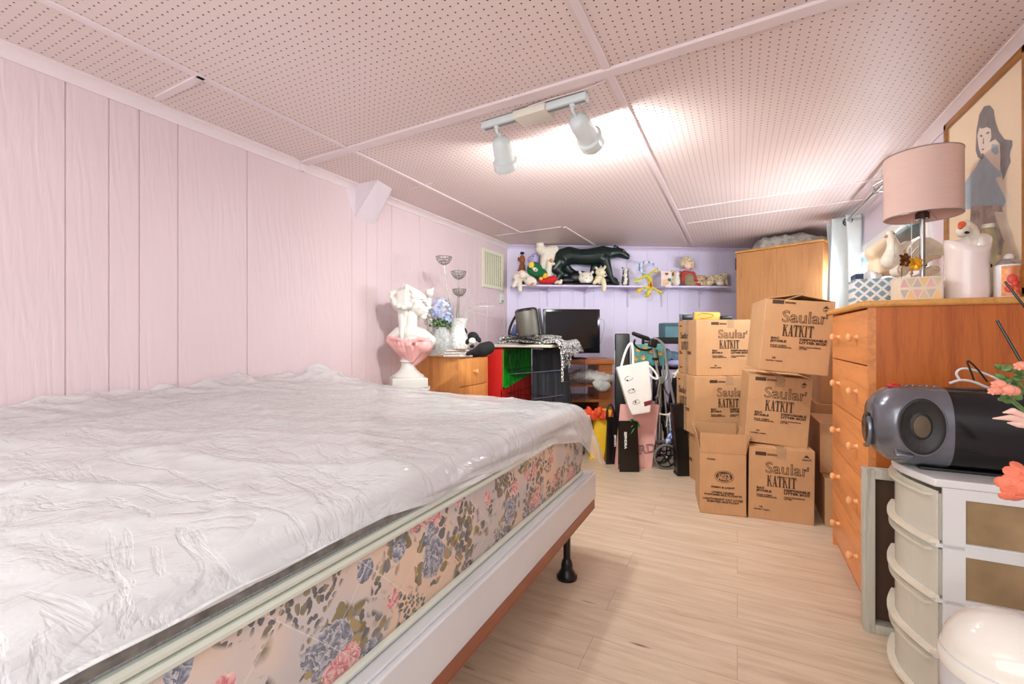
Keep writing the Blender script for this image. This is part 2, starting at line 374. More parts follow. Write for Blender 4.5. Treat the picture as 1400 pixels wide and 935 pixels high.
# ================================================================== TRACK LIGHT
m_fix = M('white_enamel', (214, 222, 222), .25, var=.01)
ta, tb = on_z(661, 178, 2.022), on_z(803, 137, 2.022)
tc = (ta+tb)/2; tang = math.atan2((tb-ta).y, (tb-ta).x); tl = (tb-ta).length
tr = thing('track_light', 'white ceiling track light with two bell shaped spot heads', 'ceiling light', (tc.x, tc.y, CZ), tang)
MB().box((0, 0, -.018), (tl, .04, .030), bev=.003).build('track', m_fix, tr)
MB().box((0, .018, -.022), (.16, .105, .034), bev=.004).build('power_box', M('warm_white_enamel', (226, 220, 206), .35), tr)
MB().box((0, 0, -.0345), (tl-.02, .012, .004)).build('track_slot', M('grey_slot', (130, 130, 128), .5), tr, smooth=False)
def head(ptop, pbot, i):
    T, Bm = ptop, pbot; ax = (Bm-T).normalized(); L = (Bm-T).length
    inv = tr.matrix_basis.inverted(); Tl, Bl = inv @ T, inv @ Bm; axl = (Bl-Tl).normalized()
    R = axl.to_track_quat('Z', 'Y').to_matrix().to_4x4()
    pr = [(.012, 0), (.030, .006), (.040, .02), (.044, .05), (.047, L*.62), (.050, L*.70), (.060, L*.74), (.061, L*.97), (.058, L), (.052, L), (.050, L*.80), (.038, L*.6), (.034, .03), (0, .025)]
    hd = MB().lathe(pr, Tl, 32, R).build('spot_head', m_fix, tr)
    q = Vector((Tl.x, 0, -.034)); MB().cyl(q, q+Vector((0, 0, -.012)), .012).tube([q, (Tl.x, 0, -.06), Tl+Vector((0, 0, .01)), Tl+axl*.03], .007, smooth=1).build('swivel_arm', m_fix, hd)
    MB().lathe([(0, L*.60), (.030, L*.62), (.040, L*.78), (.040, L*.86), (.028, L*.925), (0, L*.94)], Tl, 24, R).build('bulb', M('glowing_bulb', (255, 250, 240), .3, emit=14), hd)
    l = bpy.data.lights.new('bulb_light', 'POINT'); l.energy = SPOT_POWER; l.shadow_soft_size = .022; l.color = (.95, 1, .97)
    lo = bpy.data.objects.new('bulb_light', l); COL.objects.link(lo); lo.parent = hd; lo.location = Tl+axl*(L*1.0+.004)
    l = bpy.data.lights.new('beam_light', 'SPOT'); l.energy = 26; l.shadow_soft_size = .03; l.color = (.94, 1, .98); l.spot_size = math.radians(172); l.spot_blend = 1
    lo = bpy.data.objects.new('beam_light', l); COL.objects.link(lo); lo.parent = hd; lo.location = Tl+axl*(L+.003); lo.rotation_euler = (-axl).to_track_quat('Z', 'Y').to_euler()
h1 = at(683, 187, 2.12); h1b = at(693, 231, 2.23)
h2 = at(787, 161, 1.93); h2b = at(811, 196, 2.09)
head(h1, h1b, 0); head(h2, h2b, 1)
# cable curving from the conduit to the track
pts = [on_z(832, 100, CZ-.01), on_z(828, 110, CZ-.006), on_z(800, 122, CZ-.004), on_z(760, 133, CZ-.004), on_z(722, 146, CZ-.01)]
tag(MB().tube(pts, .0035, smooth=3).build('ceiling_cable', m_trim), 'thin pale cable curving along the ceiling to the track light', 'cable')
# ================================================================== BED
BU0, BU1, BV0, BV1 = UL+.03, -.60, .03, 2.10
m_bw = M('worn_white_paint', (226, 228, 230), .4, var=.05, vs=3, bump=.15)
bed = thing('bed_base', 'white painted platform bed base on brown angle rails and black legs', 'bed', ((BU0+BU1)/2, (BV0+BV1)/2, 0))
MB().bb((BU0, BV0, .287), (BU1, BV1, .405)).build('platform', m_bw, bed, world=True, bev=.004)
MB().bb((BU0+.02, BV0+.02, .4055), (BU1-.012, BV1-.012, .413)).build('top_board', m_bw, bed, world=True, bev=.002)
m_rail = M('brown_metal_rail', (150, 88, 60), .4, var=.1)
MB().bb((BU1-.03, BV0, .250), (BU1+.004, BV1-.03, .254)).bb((BU1-.002, BV0, .250), (BU1+.003, BV1-.03, .29)).build('side_rail', m_rail, bed, world=True, smooth=False)
MB().bb((BU0, BV1-.05, .250), (BU1-.03, BV1-.02, .285)).build('end_rail', m_rail, bed, world=True, smooth=False)
m_blk = M('black_plastic', (16, 16, 17), .3)
for u_, v_ in ((-.664, 1.873), (-.664, .35), (BU0+.1, 1.873), (BU0+.1, .35)):
    MB().cyl((u_, v_, .06), (u_, v_, .285), .0155, n=20).lathe([(.044, 0), (.045, .012), (.036, .02), (.034, .028), (.028, .034), (.024, .05), (.026, .055), (.021, .075), (.016, .085), (0, .085)], (u_, v_, 0)).build('leg', m_blk, bed, world=True)
# floral mattress
def mk_floral():
    k = N('floral_ticking'); v0_ = k.co.outputs['Object']; x_, y_, z_ = k.sep(v0_)
    cb = k.n('ShaderNodeCombineXYZ'); k.l(k.math('ADD', y_, x_), cb.inputs[0]); k.l(z_, cb.inputs[1]); v = cb.outputs[0]
    def v2(vec, scale, loc=(0, 0, 0)):
        x = k.n('ShaderNodeTexVoronoi', voronoi_dimensions='2D'); k.l(k.vm('ADD', vec, loc), x.inputs['Vector']); x.inputs['Scale'].default_value = scale; return x
    nz = k.n('ShaderNodeTexNoise'); k.l(v, nz.inputs[0]); nz.inputs['Scale'].default_value = 30; nz.inputs['Detail'].default_value = 3
    dv = k.vm('ADD', v, k.vm('MULTIPLY', k.vm('SUBTRACT', nz.outputs[1], (.5, .5, .5)), (.03, .03, .0)))
    base = k.ramp(k.noise(v, 2.6, 2), [(.42, rgb((200, 196, 196))), (.54, rgb((236, 204, 176)))])
    fab = k.noise(k.map((30, 300, 1), src=v), 2, 3)
    base = k.mix(k.math('MULTIPLY', fab, .35), base, rgb((212, 196, 184)))
    c = base
    def layer(c, scale, loc, rad, zs, zt, cols, zl):
        q = v2(dv, scale, loc); zone = k.ramp(k.noise(k.vm('ADD', v, zl), zs, 2, .5), [(zt, (0, 0, 0, 1)), (zt+.04, (1, 1, 1, 1))])
        sh = k.ramp(k.noise(dv, 90, 2), [(.35, (.55, .55, .55, 1)), (.65, (1, 1, 1, 1))])
        col = k.ramp(k.sep(q.outputs['Color'])[0], cols, 'CONSTANT'); col = k.mix(.8, col, sh, 'MULTIPLY')
        return k.mix(k.math('MULTIPLY', k.math('LESS_THAN', q.outputs['Distance'], rad), zone), c, col)
    leafc = [(0, rgb((132, 120, 74))), (.3, rgb((166, 146, 96))), (.55, rgb((84, 96, 104))), (.8, rgb((120, 128, 140)))]
    c = layer(c, 70, (.3, .1, 0), .40, 8, .54, [(0, rgb((86, 94, 100))), (.6, rgb((134, 128, 100)))], (5, 5, 0))
    c = layer(c, 36, (0, 0, 0), .42, 6.5, .54, leafc, (1, 2, 0))
    c = layer(c, 48, (.7, .4, 0), .38, 6.5, .58, leafc, (1, 2, 0))
    rv = v2(dv, 5.6, (.03, .05, 0)); d = rv.outputs['Distance']; sel = k.sep(rv.outputs['Color'])[1]
    halo = k.math('MULTIPLY', k.math('LESS_THAN', d, .40), k.math('GREATER_THAN', sel, .35))
    q = v2(dv, 30, (.2, .9, 0)); c = k.mix(k.math('MULTIPLY', halo, k.math('LESS_THAN', q.outputs['Distance'], .42)), c, k.ramp(k.sep(q.outputs['Color'])[0], leafc, 'CONSTANT'))
    mask = k.math('MULTIPLY', k.math('LESS_THAN', d, .25), k.math('GREATER_THAN', sel, .35))
    fr = k.math('FRACT', k.math('ADD', k.math('MULTIPLY', d, 9), k.math('MULTIPLY', k.noise(dv, 34, 3, .6, 1.5), 3.2)))
    pinks = k.ramp(fr, [(0, rgb((190, 88, 98))), (.35, rgb((222, 140, 144))), (1, rgb((244, 216, 208)))]); blues = k.ramp(fr, [(0, rgb((72, 84, 102))), (.4, rgb((122, 134, 152))), (1, rgb((212, 212, 216)))])
    c = k.mix(mask, c, k.mix(k.math('GREATER_THAN', sel, .62), pinks, blues))
    rs = v2(dv, 12, (.5, .2, 0)); ds = rs.outputs['Distance']; ms = k.math('MULTIPLY', k.math('LESS_THAN', ds, .24), k.math('GREATER_THAN', k.sep(rs.outputs['Color'])[2], .62))
    c = k.mix(ms, c, k.mix(k.math('GREATER_THAN', k.sep(rs.outputs['Color'])[1], .5), pinks, blues))
    c = k.mix(.12, c, rgb((224, 206, 194)))
    qa = k.math('FRACT', k.math('MULTIPLY', k.math('ADD', y_, z_), 5.2)); qb = k.math('FRACT', k.math('MULTIPLY', k.math('SUBTRACT', y_, z_), 5.2))
    qm = k.math('MAXIMUM', k.math('LESS_THAN', qa, .012), k.math('LESS_THAN', qb, .012)); c = k.mix(k.math('MULTIPLY', qm, .5), c, rgb((238, 234, 230)))
    k.base(c, .5, 0, .4)
    h = k.math('MINIMUM', k.math('PINGPONG', qa, .5), k.math('PINGPONG', qb, .5))
    k.bump(k.math('ADD', h, k.math('MULTIPLY', k.noise(v, 60, 3), .12)), .3, .010); return k.m
m_floral = mk_floral(); m_pipe = M('pale_piping', (222, 228, 214), .45, var=.03)
MU0, MU1, MV0, MV1 = UL+.05, -.652, .03, 2.065
ml = thing('floral_mattress', 'floral rose patterned mattress, the lower one on the white bed base', 'mattress', ((MU0+MU1)/2, (MV0+MV1)/2, .413))
def rrect(u0, v0, u1, v1, r, n=8):
    o = []
    for cx, cy, a0 in ((u1-r, v1-r, 0), (u0+r, v1-r, 90), (u0+r, v0+r, 180), (u1-r, v0+r, 270)):
        for k in range(n+1):
            a = math.radians(a0+90*k/n); o.append((cx+r*math.cos(a), cy+r*math.sin(a)))
    return o
def soft_slab(m, u0, v0, u1, v1, r, z0, z1, bulge=.012, n=8, rows=8):
    rings = []
    for i in range(rows+1):
        t = i/rows; b = bulge*math.sin(math.pi*t)
        rings.append([m.bm.verts.new((x, y, z0+(z1-z0)*t)) for x, y in rrect(u0-b, v0-b, u1+b, v1+b, r, n)])
    L = len(rings[0])
    for A, B in zip(rings, rings[1:]):
        for k in range(L): m.bm.faces.new((A[k], A[(k+1) % L], B[(k+1) % L], B[k]))
    m.bm.faces.new(rings[0][::-1]); m.bm.faces.new(rings[-1])
    return m
soft_slab(MB(), MU0, MV0, MU1, MV1, .07, .418, .638, .014).build('ticking', m_floral, ml, world=True)
for z_ in (.424, .636):
    MB().tube([(x, y, z_) for x, y in rrect(MU0-.006, MV0-.006, MU1+.008, MV1+.008, .07, 8)], .0085, closed=True).build('piping', m_pipe, ml, world=True)
# upper mattress (white quilted), soft
m_quilt = N('white_quilted_ticking')
v = m_quilt.co.outputs['Object']; nn = m_quilt.noise(m_quilt.map((5, 16, 3)), 12, 3, .6, 1.5)
m_quilt.base(m_quilt.ramp(nn, [(.44, rgb((206, 204, 202))), (.5, rgb((228, 228, 228)))]), .6); m_quilt.bump(nn, .5, .004); m_quilt = m_quilt.m
def ztop(u, v):
    t = (u-MU1)/(UL-MU1)                       # 0 at the aisle, 1 at the wall
    z = .728+.055*max(0, t)**1.2
    z += .02*math.exp(-((v-1.55)/.45)**2)*t
    return z-.02*max(0, (v-1.8))/.3
def soft_edge(d, r): 
    return 0 if d > r else -(r-math.sqrt(max(0, r*r-(r-d)**2)))
mu = thing('quilted_mattress', 'white quilted mattress lying under the clear plastic cover', 'mattress', ((MU0+MU1)/2, (MV0+MV1)/2, .647))
def topf(a, b):
    u = MU1-.004+(MU0-MU1)*a; v = MV0+(MV1-MV0)*b
    d = min(MU1-.004-u, MV1-v); return (u, v, ztop(u, v)-.012+soft_edge(max(d, 0), .045))
m = MB(); m.grid(topf, 60, 60)
m.bb((MU0, MV0, .648), (MU1-.004, MV1, .674), bev=.01)
m.build('ticking', m_quilt, mu, world=True)
for z_, r_ in ((.654, .0085), (.676, .0075)):
    MB().tube([(x, y, z_) for x, y in rrect(MU0-.006, MV0, MU1+.006, MV1+.004, .05, 8)], r_, closed=True).build('piping', m_pipe if r_ > .008 else M('grey_border_tape', (120, 116, 110), .6, var=.4, vs=40), mu, world=True)
# clear plastic cover
def mk_plastic():
    k = N('crinkled_clear_plastic'); v = k.co.outputs['Object']
    a = k.noise(k.map((1.2, 3.2, 2), rot=(0, 0, .5)), 2.6, 5, .55, 1.2); b = k.noise(k.map((5, 2, 3), rot=(0, 0, -.5)), 2.2, 5, .55, .8)
    fine = k.noise(v, 38, 3, .6, .6)
    r1 = k.math('ABSOLUTE', k.math('SUBTRACT', a, .5)); r2 = k.math('ABSOLUTE', k.math('SUBTRACT', b, .5))
    hgt = k.math('ADD', k.math('MINIMUM', r1, .06), k.math('MULTIPLY', k.math('MINIMUM', r2, .05), .7)); hgt = k.math('ADD', hgt, k.math('MULTIPLY', fine, .025))
    k.base(rgb((236, 236, 237)), .14, 0, .6)
    k.p.inputs['Alpha'].default_value = .60
    k.bump(hgt, .8, .03); return k.m
m_plas = mk_plastic()
hem = [(.0, .70), (.55, .70), (.70, .692), (.85, .668), (1.0, .664), (1.15, .66), (1.41, .642), (1.58, .646), (1.72, .622), (1.85, .60), (1.95, .52), (2.06, .46), (2.2, .44)]
def hemz(v):
    for (a, x), (b, y) in zip(hem, hem[1:]):
        if v <= b: return x+(y-x)*(v-a)/(b-a) if v > a else x
    return hem[-1][1]
def rdg(p, s, seed):
    q = Vector(p)*s+Vector((seed, seed*2, 0)); n_ = noise.noise(q); return (1-min(1, abs(n_)*2.6))**2
PU0, PU1, PV1 = UL+.012, MU1+.012, MV1+.015
WW = PU1-PU0; LL = PV1-.03
def plas(a, b):
    # a: 0 wall .. 1 hem on the aisle side ; b: 0 near .. 1 far hem
    A = a*(WW+.20); Bq = b*(LL+.26)
    fa = max(0, (A-WW)/.20); fb = max(0, (Bq-LL)/.26)
    u = PU0+min(A, WW); v = .03+min(Bq, LL)
    zt = ztop(u, min(v, 2.06))+.006
    rot = Vector((u*.7+v*.7, (-u*.7+v*.7)*.35, 0)); rt2 = Vector((u*.5-v*.85, (u*.85+v*.5)*.3, 3))
    wr = .014*rdg(rot, 2.1, 1)+.006*rdg(rt2, 4.3, 4)+.0035*rdg(rot, 9, 7)+.0018*rdg(rt2, 19, 9)
    wr += .02*max(0, noise.noise(Vector((u*1.6, v*1.6, 5))))
    wall = max(0, 1-(u-PU0)/.28); wr += wall*(.015+.05*max(0, noise.noise(Vector((v*3.2, 2, 8))))+.02*rdg((v, u, 0), 7, 3))
    wr += .045*math.exp(-((u-PU0)/.22)**2-((v-1.93)/.16)**2)*(0.6+.6*rdg((v, u, 0), 9, 5))
    d = min(PU1-u if fa == 0 else 0, PV1-v if fb == 0 else 0)
    e = soft_edge(max(0, d), .05); z = zt+wr*(.35+.65*min(1, d/.1)) + e
    if fa > 0:
        vv = v+fb*.25; hz = hemz(vv)+.006*noise.noise(Vector((v*9, 0, 0)))
        z = z+(hz-z)*fa; bow = max(0, (v-1.72)/.35)
        u += .004+.022*fa*(.6+.8*noise.noise(Vector((v*6, fa*2, 1))))+.07*bow*fa
    if fb > 0:
        z2 = (.52+.05*noise.noise(Vector((u*5, 3, 0)))); z = (z+(z2-z)*fb) if fa == 0 else z+(min(z, .47)-z)*fb*fa
        v += .01+.05*fb*(.7+.8*noise.noise(Vector((u*6, fb*2, 4))))
    return (u, v, z)
pc = MB().grid(plas, 210, 190).build('plastic_cover', m_plas, ang=180, normals=False)
tag(pc, 'crinkled clear plastic sheet draped over the top mattress and its corner', 'plastic cover')
# ================================================================== CARDBOARD BOXES
def mk_card(name, c):
    k = N(name); v = k.co.outputs['Object']; a = k.noise(k.map((60, 60, 3)), 3, 2); b = k.noise(v, 6, 3)
    k.base(k.ramp(k.math('ADD', k.math('MULTIPLY', a, .35), k.math('MULTIPLY', b, .65)), [(.35, rgb([q*.94 for q in c])), (.65, rgb(c))]), .62, 0, .35)
    k.bump(a, .1, .0008); return k.m
m_card = mk_card('brown_cardboard', (204, 156, 112)); m_cardin = mk_card('inner_cardboard', (176, 132, 92))
m_ink = M('dark_brown_ink', (72, 46, 28), .6, var=.05); m_tape = M('glossy_packing_tape', (214, 176, 138), .15, alpha=.45)
def glyph(ch, x, w):
    """slab letters one unit tall, as outlines starting at x; returns polygons"""
    t, sl = .30*w, .045; P = []
    R = lambda a, b, c, d: P.append([(x+a*w, b), (x+c*w, b), (x+c*w, d), (x+a*w, d)])
    Q = lambda *p: P.append([(x+a*w, b) for a, b in p])
    if ch == 'K':
        R(.12, 0, .40, 1); R(0, 0, .5, sl); R(0, 1-sl, .5, 1)
        Q((.40, .40), (.78, 1), (.90, 1), (.40, .55)); Q((.46, .58), (.78, 0), (1.02, 0), (.60, .70)); R(.66, 0, 1.1, sl); R(.66, 1-sl, 1.0, 1)
    if ch == 'A':
        Q((.10, 0), (.46, 1), (.54, 1), (.22, 0)); Q((.62, 0), (.38, 1), (.62, 1), (.94, 0)); Q((.24, .28), (.70, .28), (.70, .35), (.26, .35)); R(0, 0, .34, sl); R(.55, 0, 1.04, sl)
    if ch == 'T':
        R(.36, 0, .66, 1); R(.22, 0, .80, sl); R(0, .90, 1, 1); Q((0, .72), (.06, .72), (.12, .92), (0, .92)); Q((.94, .72), (1, .72), (1, .92), (.88, .92))
    if ch == 'I':
        R(.12, 0, .40, 1); R(0, 0, .52, sl); R(0, 1-sl, .52, 1)
    return P
def katkit(mb, Mx, h, wl):
    x = 0
    for ch in 'KATKIT':
        for p in glyph(ch, x, wl/h): mb.prism([(a*h, b*h) for a, b in p], .0006, Mx)
        x += (wl/h)*({'I': .64, 'K': 1.10, 'T': 1.02, 'A': 1.0}[ch])
def face_print(kind, w, h, ox=0, arrow='UP'):
    """printing on a w x h face, local xy plane, origin at its lower left corner"""
    m = MB(); T = lambda x, y, z=.0008: Matrix.Translation((x, y, z))
    if kind == 'kit':
        W_, H_ = .325, .415; X = lambda q: ox+q*W_; Yc = lambda q: q*H_
        m.text('Saular', .088, T(X(.255), Yc(.655)), 1.0, outline=.0013, bold=.0035)
        m.text('o', .02, T(X(.885), Yc(.76)), 1, bold=.0005)
        katkit(m, T(X(.285), Yc(.47)), .062, .0248)
        m.text('BAC\nJETABLE', .0155, T(X(.125), Yc(.425)), 1.35, bold=.0007)
        m.text('POUR LITIERE\nAGGLOMERANTE', .0095, T(X(.125), Yc(.335)), 1.35, bold=.0003)
        m.text('DISPOSABLE\nLITTER BOX', .0165, T(X(.545), Yc(.425)), 1.4, bold=.0008)
        m.text('WITH SCOOPING\nLITTER', .0095, T(X(.545), Yc(.335)), 1.35, bold=.0003)
        m.text('10', .014, T(X(.165), Yc(.165)), 1.3, bold=.0005)
        m.text('UNITES / UNITS', .009, T(X(.08), Yc(.13)), 1.3, bold=.0003)
        m.prism([(X(.10), Yc(.885)), (X(.27), Yc(.885)), (X(.27), Yc(.935)), (X(.10), Yc(.935))], .0005, T(0, 0, 0))
        m.text('00006', .016, T(X(.285), Yc(.892)), 1.3, bold=.0003)
        if arrow: m.prism([(w-.055, h*.905), (w-.025, h*.905), (w-.04, h*.945)], .0005).text(arrow, .014, T(w-.053 if arrow == 'UP' else w-.062, h*.865), 1.2, bold=.0003)
    if kind == 'side':
        m.text('Saular', .072, T(w*.14, h*.66), .85, outline=.0012, bold=.003); katkit(m, T(w*.2, h*.45), .062, .0225)
        m.text('BAC\nJETABLE', .013, T(w*.1, h*.40), 1.1, bold=.0005); m.text('DISPOSABLE\nLITTER BOX', .013, T(w*.52, h*.40), 1.0, bold=.0005)
        m.text('00006', .014, T(w*.1, h*.89), 1.2, bold=.0003); m.text('UNITES', .012, T(w*.1, h*.1), 1.2, bold=.0003)
    if kind == 'litter':
        m.text('77050', .014, T(w*.15, h*.875), 1.3, bold=.0003)
        # round badge
        pts = [(w*.53+.052*math.cos(a)*1, h*.62+.034*math.sin(a)) for a in [i*math.pi/16 for i in range(32)]]
        m.tube([(x, y, .0008) for x, y in pts], .0009, n=6, closed=True)
        m.prism([(w*.53+(x-w*.53)*.86, h*.62+(y-h*.62)*.82) for x, y in pts], .0004)
        m.text('FRESH & LIGHT', .0145, T(w*.5, h*.43), 1.3, bold=.0005, align='CENTER')
        m.text('LITIERE LEGERE\nPARFUMEE MULTI-CHATS', .0145, T(w*.5, h*.345), 1.22, bold=.0005, align='CENTER')
        m.text('LIGHTWEIGHT CAT LITTER\nSCENTED MULTI-CAT', .0145, T(w*.5, h*.235), 1.22, bold=.0005, align='CENTER')
    return m
def carton(label, P, yaw, w, d, h, roll=0, kind='kit', side=None, ox=0, arrow='UP', flaps=None, tape=True, name='cardboard_box', group='cardboard boxes piled before the wardrobe', pitch=0):
    """P = lower front left corner, yaw = world angle of the front edge"""
    R = (Matrix.Rotation(yaw, 4, 'Z') @ Matrix.Rotation(roll, 4, 'Y') @ Matrix.Rotation(pitch, 4, 'X')).to_3x3()
    b = thing(name, label, 'box', P, R=R, group=group)
    m = MB(); t = .004
    if flaps == 'open':
        m.bb((0, 0, 0), (w, d, t)).bb((0, 0, 0), (w, t, h)).bb((0, d-t, 0), (w, d, h)).bb((0, t, 0), (t, d-t, h)).bb((w-t, t, 0), (w, d-t, h))
    else: m.bb((0, 0, 0), (w, d, h), bev=.003)
    m.build('carton', m_card, b, smooth=False)
    if flaps != 'open':
        MB().bb((w/2-.0008, -.0006, h), (w/2+.0008, d, h+.0008)).build('lid_seam', m_ink, b, smooth=False)
        if tape: MB().bb((w/2-.025, -.0007, h+.0003), (w/2+.025, d+.0007, h+.001)).bb((w/2-.025, -.0008, h-.06), (w/2+.025, -.0004, h)).build('tape', m_tape, b, smooth=False)
    F_ = Matrix(((1, 0, 0, 0), (0, 0, -1, -.0006), (0, 1, 0, 0), (0, 0, 0, 1)))       # xy face -> front
    S_ = Matrix(((0, 0, -1, -.0006), (-1, 0, 0, d), (0, 1, 0, 0), (0, 0, 0, 1)))      # left side
    if kind: 
        m = face_print(kind, w, h, ox, arrow); bmesh.ops.transform(m.bm, matrix=F_, verts=m.bm.verts)
        m.build('printed_text', m_ink, b, smooth=False, normals=False)
        if kind == 'litter':
            m = MB().text("CAT'S", .021, Matrix.Translation((w*.53, h*.62+.001, .0012)), 1.1, bold=.001, align='CENTER').text('PRIDE', .024, Matrix.Translation((w*.53, h*.62-.019, .0012)), 1.1, bold=.001, align='CENTER')
            bmesh.ops.transform(m.bm, matrix=F_, verts=m.bm.verts); m.build('badge_lettering', m_card, b, smooth=False, normals=False)
    if side:
        m = face_print(side, d, h); bmesh.ops.transform(m.bm, matrix=S_, verts=m.bm.verts)
        m.build('side_printed_text', m_ink, b, smooth=False, normals=False)
        MB().bb((-.0012, d/2-.03, 0), (-.0004, d/2+.03, h)).build('side_tape', m_tape, b, smooth=False)
    return b
YB = TH-math.radians(22)
# right stack, nearest
p = on_z(1023, 707, 0); k1 = carton('bottom printed cardboard box of the right stack standing on the floor', p, YB, .326, .47, .415, roll=math.radians(.6), arrow='HAUT')
p = on_z(1018, 603, .425); p.z = .428
k2 = carton('middle printed cardboard box of the right stack, tilted slightly', p, YB, .322, .45, .40, roll=math.radians(3.8))
p = at(1038, 503, 2.50); p.z = .868
k3 = carton('topmost cardboard box of the right stack with loosely closed flaps', p, YB+math.radians(3), .325, .44, .392, roll=math.radians(5.0), tape=False)
Fm = MB(); t = .003                                             # loose flaps
for q in ([(0, 0, .392), (.16, .0, .425), (.16, .44, .425), (0, .44, .392)], [(.325, 0, .392), (.175, .0, .42), (.175, .44, .42), (.325, .44, .392)]): Fm.poly(q)
Fm.build('flap', m_card, k3, smooth=False, solid=.004)
MB().bb((.15, -.002, .4275), (.172, .3, .4285)).build('peeled_tape', M('white_tape', (238, 232, 222), .2), k3, smooth=False)
# left stack, turned square to the room's aisle
YL = TH-math.radians(-0.5)
p = at(953.5, 660, 3.26); p.z = 0
l3 = carton('bottom cardboard box of the left stack, half hidden by the open box', p, YL, .40, .34, .352, kind=None, side='side')
p = at(949.5, 593, 3.21); p.z = .3535
l2 = carton('middle printed cardboard box of the left stack', p, YL, .50, .34, .412, ox=.075, side='side')
p = at(952, 511, 3.28); p.z = .767
l1 = carton('topmost printed cardboard box of the left stack under a yellow envelope', p, YL+math.radians(.5), .50, .34, .405, ox=.075, side='side')
# open litter box
p = on_z(957, 700.6, 0); q = on_z(1021.8, 707.7, 0); ay = math.atan2((q-p).y, (q-p).x)
c1 = carton('small open cardboard box on the floor before the left stack, flaps up', p, ay, (q-p).length-.006, .34, .365, kind='litter', flaps='open')
w_, d_, h_ = (q-p).length-.006, .34, .365
MB().box((w_/2, -.006, h_+.056), (w_, .004, .118), rx=6).build('flap', m_card, c1, smooth=False)
MB().box((w_/2, d_+.012, h_+.056), (w_, .004, .118), rx=-10).build('flap', m_cardin, c1, smooth=False)
MB().box((-.01, d_/2, h_+.055), (.004, d_*.98, .115), ry=-10).build('flap', m_card, c1, smooth=False)
MB().box((w_+.01, d_/2, h_+.052), (.004, d_*.98, .11), ry=12).build('flap', m_card, c1, smooth=False)
m_paper = M('crumpled_white_paper', (232, 228, 222), .7, var=.08, vs=30, bump=.4)
pp = thing('paper_stack', 'crumpled white papers standing in the small open cardboard box', 'papers', c1.matrix_basis @ Vector((0, 0, .004)), ay)
for i in range(7):
    x0 = .15+.013*i
    MB().grid(lambda a, b, x0=x0, i=i: (x0+.008*math.sin(a*9+i)+.006*b, .06+.2*a, b*(.39+.03*math.sin(i*1.7+a*4))), 10, 8).build('paper_sheet', m_paper, pp, solid=.0015, ang=180)
# boxes behind, beside the tall dresser
r1 = carton('low cardboard box on the floor between the right stack and tall dresser', (.435, 3.02, 0), 0, .40, .42, .262, kind=None, tape=False)
r2 = carton('cardboard box with sideways lettering stacked low beside the tall dresser', (.428, 3.14, .264), math.radians(1), .40, .40, .285, kind=None)
m = MB().text('SCENTED MULTI-CAT', .022, Matrix.Translation((.125, .01, -.001)) @ Matrix.Rotation(math.pi/2, 4, 'Z'), 1.15, bold=.0008)
bmesh.ops.transform(m.bm, matrix=Matrix(((1, 0, 0, 0), (0, 0, -1, -.0012), (0, 1, 0, 0), (0, 0, 0, 1))), verts=m.bm.verts); m.build('printed_text', m_ink, r2, smooth=False, normals=False)
r3 = carton('plain cardboard box behind the tall dresser under the window', (.47, 3.62, 0), 0, .36, .5, .60, kind=None)
r4 = carton('tall plain cardboard box on its box behind the tall dresser', (.50, 3.66, .602), 0, .33, .45, .635, kind=None)
# envelope and things on the left stack
tp = l1.matrix_basis @ Vector((.02, .12, .4065))
ev = thing('padded_envelope', 'yellow padded envelope propped on the top left cardboard box', 'envelope', tp, YL)
MB().box((.11, .0, .03), (.19, .03, .058), rx=8, bev=.008).build('envelope_body', M('yellow_paper', (240, 178, 84), .55), ev)
MB().tube([(.03, -.018, .035), (.07, -.021, .05), (.13, -.022, .046), (.16, -.021, .03), (.10, -.019, .012), (.05, -.018, .008)], .0016, smooth=2).build('pen_line', m_ink, ev)
tp = l1.matrix_basis @ Vector((.27, .12, .4065))
bx = thing('small_black_case', 'small black case on top of the left box stack', 'case', tp, YL)
MB().box((0, 0, .016), (.075, .06, .03), bev=.004).build('case_body', m_blk, bx); MB().box((0, -.0305, .018), (.07, .001, .003)).build('case_seam', M('grey_line', (90, 90, 92)), bx, smooth=False)
# ================================================================== TALL DRESSER (right)
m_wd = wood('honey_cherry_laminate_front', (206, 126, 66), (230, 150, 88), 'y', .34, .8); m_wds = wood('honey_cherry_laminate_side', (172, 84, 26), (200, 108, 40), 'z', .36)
m_wdt = wood('honey_top_laminate', (196, 134, 66), (218, 158, 84), 'y', .35); m_knob = M('pale_wood_knob', (238, 178, 124), .35)
DU, DV0, DV1, DZ = .433, 2.09, 2.79, 1.158
dr = thing('tall_dresser', 'tall honey wood chest of five drawers on the right, lamp on top', 'dresser', ((DU+UR)/2, (DV0+DV1)/2, 0))
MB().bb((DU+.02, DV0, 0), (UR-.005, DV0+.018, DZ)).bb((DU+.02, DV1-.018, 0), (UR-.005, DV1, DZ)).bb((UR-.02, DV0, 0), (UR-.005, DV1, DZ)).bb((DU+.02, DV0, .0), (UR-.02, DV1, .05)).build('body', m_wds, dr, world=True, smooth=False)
for a_, b_ in ((DV0-.001, DV0+.016), (DV1-.016, DV1+.001)): MB().bb((DU+.001, a_, 0), (DU+.024, b_, DZ)).build('front_stile', m_wd, dr, world=True, smooth=False)
MB().bb((DU-.022, DV0-.018, DZ), (UR-.002, DV1+.018, DZ+.024), bev=.009).build('top', m_wdt, dr, world=True)
zs = [DZ-.004, .940, .716, .495, .272, .05]
